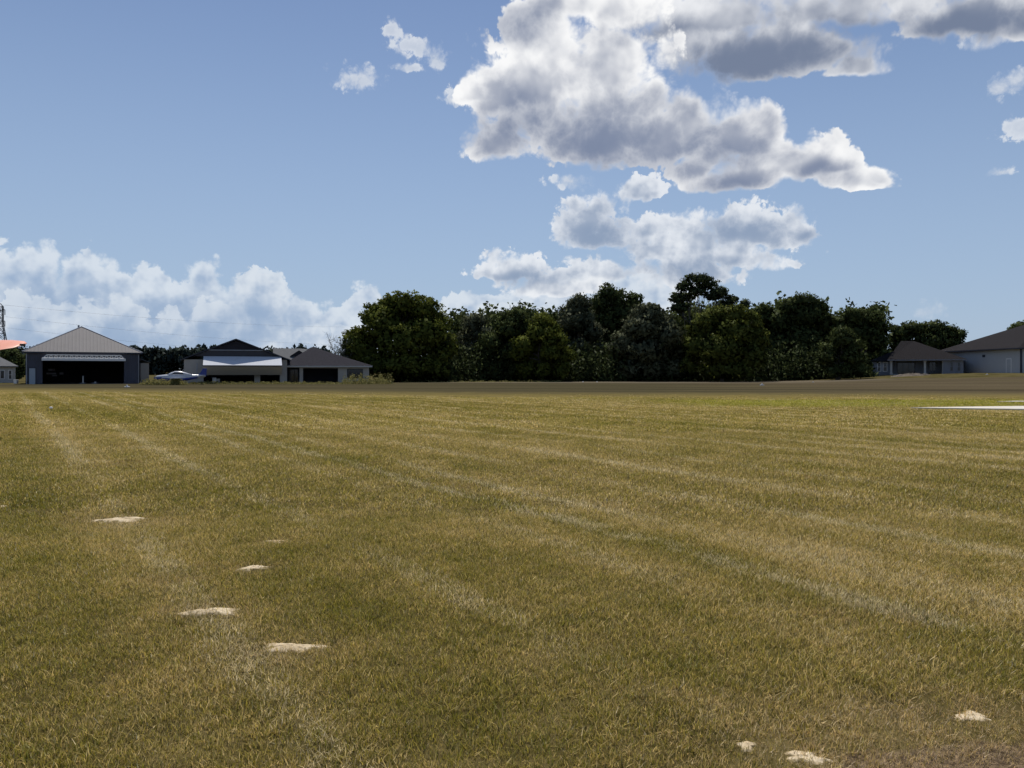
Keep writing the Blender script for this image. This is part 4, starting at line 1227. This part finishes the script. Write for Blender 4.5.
# west wall: small vent, two thin door outlines
yv = 124.
dd = MB().box(-.05, -.003, 2.1, 3.1, .0, 2.15).build('door', M['hangar_white'], t)
MB().tube([(-.1, 2.25, 1.05), (-.05, 2.25, 1.05)], .04, 8).build('handle', M['steel'], dd)
MB().box(-.045, -.003, 1.95, 2.09, 0, 2.3).box(-.045, -.003, 3.11, 3.25, 0, 2.3).box(-.045, -.003, 2.1, 3.1, 2.16, 2.3).build('door_frame', M['white'], t)
MB().box(-.06, -.003, 8.6, 9.3, 2.6, 3.0).build('vent', M['trim_dark'], t)

# ------------------------------------------------------------------ white and blue low-wing plane
def ring(x, zc, hy, hz, n=14, pw=2.4):
    out = []
    for k in range(n):
        a = 2 * math.pi * k / n
        cc, ss_ = math.cos(a), math.sin(a)
        out.append((x, hy * math.copysign(abs(cc) ** (2 / pw), cc), zc + hz * math.copysign(abs(ss_) ** (2 / pw), ss_)))
    return out
def airfoil(chord, th, n=9):
    up = [(chord * (1 - math.cos(math.pi * i / n)) / 2, th * chord * 2.2 * (math.sqrt(max(0, (1 - math.cos(math.pi * i / n)) / 2)) * .6 * (1 - (1 - math.cos(math.pi * i / n)) / 2) ** .9)) for i in range(n + 1)]
    lo = [(x, -z * .35) for x, z in up[-2:0:-1]]
    return up + lo

def plane_low(px0, px1, d, label):
    # local x: nose at negative (points left in the photograph)
    f = Frame((px0 + px1) / 2, d)
    t = f.thing('light_aircraft', label, 'aircraft')
    x0, x1 = f.u(px0), f.u(px1)
    L = x1 - x0
    def X(q): return x0 + L * q
    zc = .86
    # fuselage: upper white body, blue belly cowl as separate meshes
    prof = [(.03, zc - .02, .12, .12), (.06, zc, .38, .30), (.2, zc + .02, .5, .40), (.34, zc + .02, .58, .48), (.52, zc + .04, .56, .48), (.68, zc + .10, .38, .36), (.82, zc + .17, .24, .24), (.97, zc + .24, .10, .14)]
    fu = MB().loft([ring(X(q), z, a, b) for q, z, a, b in prof]).build('fuselage', M['plane_white'], t, smooth=True)
    lower = [(.055, zc - .06, .385, .27), (.14, zc - .06, .45, .32), (.22, zc - .10, .51, .32), (.34, zc - .22, .58, .28), (.52, zc - .2, .57, .27), (.68, zc - .06, .39, .22), (.82, zc + .06, .25, .15)]
    MB().loft([ring(X(q), z, a + .02, b) for q, z, a, b in lower]).build('belly_stripe', M['blue'], fu, smooth=True)
    can = [(.25, zc + .36, .36, .05), (.32, zc + .44, .44, .24), (.40, zc + .52, .46, .34), (.50, zc + .52, .45, .34), (.60, zc + .42, .40, .26), (.72, zc + .30, .28, .12)]
    MB().loft([ring(X(q), z, a, b) for q, z, a, b in can]).build('cabin', M['plane_white'], fu, smooth=True)
    for sy in (-1, 1):
        MB().slab([(X(.33), sy * .40, zc + .48), (X(.56), sy * .42, zc + .48), (X(.53), sy * .36, zc + .72), (X(.38), sy * .35, zc + .72)], (0, sy * .08, 0)).build('window', M['glass'], fu)
    MB().loft([ring(X(0), zc, .03, .03), ring(X(.02), zc, .10, .10), ring(X(.045), zc, .14, .14)]).build('spinner', M['blue'], t, smooth=True)
    pr = MB()
    for a in (35, 155, 275):
        ca, sa = math.cos(R(a)), math.sin(R(a))
        pr.slab([(X(.025), ca * .1 - sa * .06, zc + sa * .1 + ca * .06), (X(.025), ca * .1 + sa * .06, zc + sa * .1 - ca * .06), (X(.025), ca * .85 + sa * .04, zc + sa * .85 - ca * .04), (X(.025), ca * .85 - sa * .04, zc + sa * .85 + ca * .04)], (.03, 0, 0))
    pr.build('propeller', M['black'], t)
    # wings, tail
    af = airfoil(1.0, .12)
    for sy in (-1, 1):
        MB().loft([[(X(.30) + x * 1.35, sy * .5, zc - .28 + z * 1.35) for x, z in af], [(X(.34) + x * .95, sy * 4.3, zc - .02 + z * .95) for x, z in af]]).build('wing', M['plane_white'], t, smooth=True)
        MB().loft([[(X(.86) + x * .75, sy * .1, zc + .28 + z * .75) for x, z in af], [(X(.885) + x * .5, sy * 1.5, zc + .3 + z * .5) for x, z in af]]).build('tailplane', M['plane_white'], t, smooth=True)
    fin = [(X(.80), zc + .30), (X(.87), zc + .62), (X(.925), zc + 1.22), (X(1.0), zc + 1.22), (X(.985), zc + .2), (X(.95), zc + .1)]
    MB().slab([(x, -.05, z) for x, z in fin], (0, .1, 0)).build('tail_fin', M['blue'], t, bevel=.02)
    MB().tube([(X(.54), 0, zc + .84), (X(.555), 0, zc + 1.12)], .015, 5).build('antenna', M['white'], t)
    for (q, sy) in ((.12, 0), (.42, -.95), (.42, .95)):
        lg = MB().tube([(X(q), sy * .5, zc - .3), (X(q), sy, .2)], [.06, .045], 8).build('landing_gear', M['plane_white'], t)
        MB().tube([(X(q), sy - .07, .2), (X(q), sy + .07, .2)], .2, 16).build('wheel', M['black'], lg)
    return t
plane_low(153.5, 207, 97., 'white low-wing plane with blue belly and blue tail fin parked beside the raised bifold door')

# ------------------------------------------------------------------ orange high-wing plane, only a wing tip in frame
def plane_high():
    d = 19.2
    tipx = (22.5 - CX) / F * d
    m_or = surf_mat('orange_fabric', (.80, .33, .21), .45, .05, 1., spec=.4)
    cx0 = tipx - 5.0
    t = thing('high_wing_aircraft', 'bright orange wing tip of a parked high-wing plane entering at the left edge', 'aircraft', (cx0, d, tz(cx0, d)))
    zw = 1.6 + (372 - 346.5) * d / F
    al = R(13)
    af = airfoil(1.0, .13)
    def rib(x, ch, zadd, yc=0.):
        # leading edge far (+y), trailing edge near; the tail sits low so the leading edge is up
        out = []
        for q, z in af:
            yy = (.5 - q) * ch + yc
            out.append((x, yy * math.cos(al) - z * ch * math.sin(al), zw + zadd + yy * math.sin(al) + z * ch * math.cos(al)))
        return out
    rs = [rib(-5.0, .25, .0)] + [rib(-4.95 + .0, .55, 0), rib(-4.75, 1.05, -.01), rib(-4.4, 1.4, -.02), rib(-3.9, 1.55, -.04), rib(0, 1.6, -.1), rib(3.9, 1.55, -.04), rib(4.4, 1.4, -.02), rib(4.75, 1.05, 0.), rib(4.93, .6, .01), rib(4.985, .25, .02)]
    w = MB().loft(rs).build('wing', m_or, t, smooth=True)
    for s in (-1, 1):
        MB().loft([ring(s * 5.0 - .05, zw + .03, .05, .03, 8), ring(s * 5.0 + .05, zw + .03, .05, .03, 8)]).build('tip_light', M['black'], w)
        MB().tube([(s * .45, .2, .9), (s * 2.6, .1, zw - .12)], .03, 8).build('strut', M['steel'], t)
        g = MB().tube([(s * .4, .7, .8), (s * .95, .75, .32)], [.05, .04], 8).build('landing_gear', m_or, t)
        MB().tube([(s * .95 - .08, .75, .3), (s * .95 + .08, .75, .3)], .3, 18).build('wheel', M['black'], g)
    def rg(y, zc, hx, hz): return [(p[1], y, p[2]) for p in ring(0, zc, hx, hz)]
    MB().loft([rg(2.6, 1.5, .25, .25), rg(2.2, 1.5, .42, .42), rg(1.0, 1.5, .5, .62), rg(-.6, 1.42, .48, .66), rg(-2.2, 1.05, .32, .4), rg(-4.6, .55, .1, .16)]).build('fuselage', m_or, t, smooth=True)
    MB().slab([(-.04, -3.6, .8), (-.04, -4.7, 1.55), (-.04, -5.1, 1.5), (-.04, -5.0, .5)], (.08, 0, 0)).build('tail_fin', m_or, t)
    MB().box(-1.4, 1.4, -4.9, -4.2, .62, .68).build('tailplane', m_or, t, bevel=.02)
    MB().box(-.95, .95, 2.66, 2.7, 1.44, 1.56).build('propeller', M['black'], t)
    MB().tube([(0, -4.7, .3), (0, -4.7, .45)], .05, 6).tube([(-.04, -4.75, .1), (.04, -4.75, .1)], .1, 12).tube([(0, -4.72, .12), (0, -4.6, .5)], .03, 6).build('tail_wheel', M['black'], t)
plane_high()

# ------------------------------------------------------------------ pylon and power lines
def pylon(px, d, ytop, label):
    X = (px - CX) / F * d
    H = CAMH + (HY - ytop) * d / F
    t = thing('pylon', label, 'pylon', (X, d, 0), R(20))
    m = MB()
    hb, ht = 4.0, .9
    def cor(z, k):
        w = hb + (ht - hb) * min(1, z / (H * .72)); sx, sy = [(-1, -1), (1, -1), (1, 1), (-1, 1)][k % 4]
        return (sx * w, sy * w, z)
    levels = [0, 6, 11, 15, 18.5, 21.5, 24, 26.5, H - 1.2]
    for k in range(4):
        m.tube([cor(z, k) for z in levels], .16, 5)
        for a, b in zip(levels[:-1], levels[1:]):
            m.tube([cor(a, k), cor(b, k + 1)], .09, 4); m.tube([cor(a, k + 1), cor(b, k)], .09, 4); m.tube([cor(b, k), cor(b, k + 1)], .09, 4)
        m.tube([cor(levels[-1], k), (0, 0, H)], .12, 4)
    m.build('lattice', M['trim_dark'], t)
    for z in (H - 3.0, H - 8.0, H - 13.0):
        a = MB()
        for s in (-1, 1):
            a.tube([(0, -.6, z), (s * 1.7, 0, z + .3)], .11, 4); a.tube([(0, .6, z), (s * 1.7, 0, z + .3)], .11, 4); a.tube([(0, 0, z + 1.3), (s * 1.7, 0, z + .3)], .09, 4)
        ar = a.build('crossarm', M['trim_dark'], t)
        for s in (-1, 1):
            MB().tube([(s * 1.65, 0, z + .2), (s * 1.65, 0, z - 2.0)], [.16, .16], 6).build('insulator', M['black'], ar)
    return X, H
PX, PH = pylon(0.5, 335, 303.5, 'dark lattice power pylon at the left edge beyond the houses')
wire_m = surf_mat('wire', (.22, .23, .26), .6, .1)
for i, (ya, yb, lab) in enumerate(((305, 327, 'topmost thin power line crossing the sky above the hangars'), (316.5, 345, 'middle thin power line crossing the sky above the hangars'), (327.5, 356, 'lowest thin power line crossing the sky above the hangars'))):
    a = Vector((PX + 1.4, 335, CAMH + (HY - ya) * 335 / F)); db = 560
    b = Vector(((345 - CX) / F * db, db, CAMH + (HY - yb) * db / F))
    pts = []
    for k in range(25):
        q = k / 24
        p = a.lerp(b, q); p.z -= 2.2 * 4 * q * (1 - q); pts.append(p)
    tag(MB().tube(pts, .032, 5).build('power_line', wire_m), lab, 'power line', 'power lines strung from the pylon')

# ------------------------------------------------------------------ small markers on the runway
def marker(label, px, py, s, z=0.):
    d = CAMH * F / (py - HY) if z == 0 else z
    X = (px - CX) / F * d
    g = tz(X, d)
    t = thing('runway_marker', label, 'marker', (X, d, g + .03), 0, 'small white markers along the runway')
    t.scale = (s * .75,) * 3
    MB().box(-.32, .32, -.2, .2, 0, .12).build('base', M['white'], t, bevel=.03)
    MB().tube([(0, 0, .12), (0, 0, .3), (0, 0, .34)], [.12, .10, .04], 10).build('lamp', M['plane_white'], t)
    return t
m0 = marker('white marker on the runway in front of the slate hangar', 127, 387.6, 1.)
for px, d, s, lab in ((762, 90, .85, 'white marker on the runway before the dark wood'), (987, 112, .6, 'small white marker below the tall hangar'), (583, 120, .55, 'left one of two tiny pale markers at the foot of the wood'),
                      (597, 120, .45, 'right one of two tiny pale markers at the foot of the wood'), (813, 112, .5, 'tiny pale marker at the right end of the wood')):
    X = (px - CX) / F * d
    copy_thing(m0, lab, (X, d, tz(X, d) + .03), None, s * .8)
X, Y = gp(51, 409.5)
o = MB().tube([(X, Y, .0), (X, Y, .09), (X, Y, .12)], [.055, .075, .03], 10).build('field_marker', M['white'], smooth=True)
tag(o, 'tiny white cap marker in the grass left of centre before the slate hangar', 'marker')
X = (16 - CX) / F * 104
o = MB().box(X - .22, X + .22, 103.8, 104.2, 0.02, .5).box(X - .25, X + .25, 103.77, 104.23, .501, .56).build('utility_box', M['white'], bevel=.02)
tag(o, 'small white utility box beside the left corner of the slate hangar', 'box')
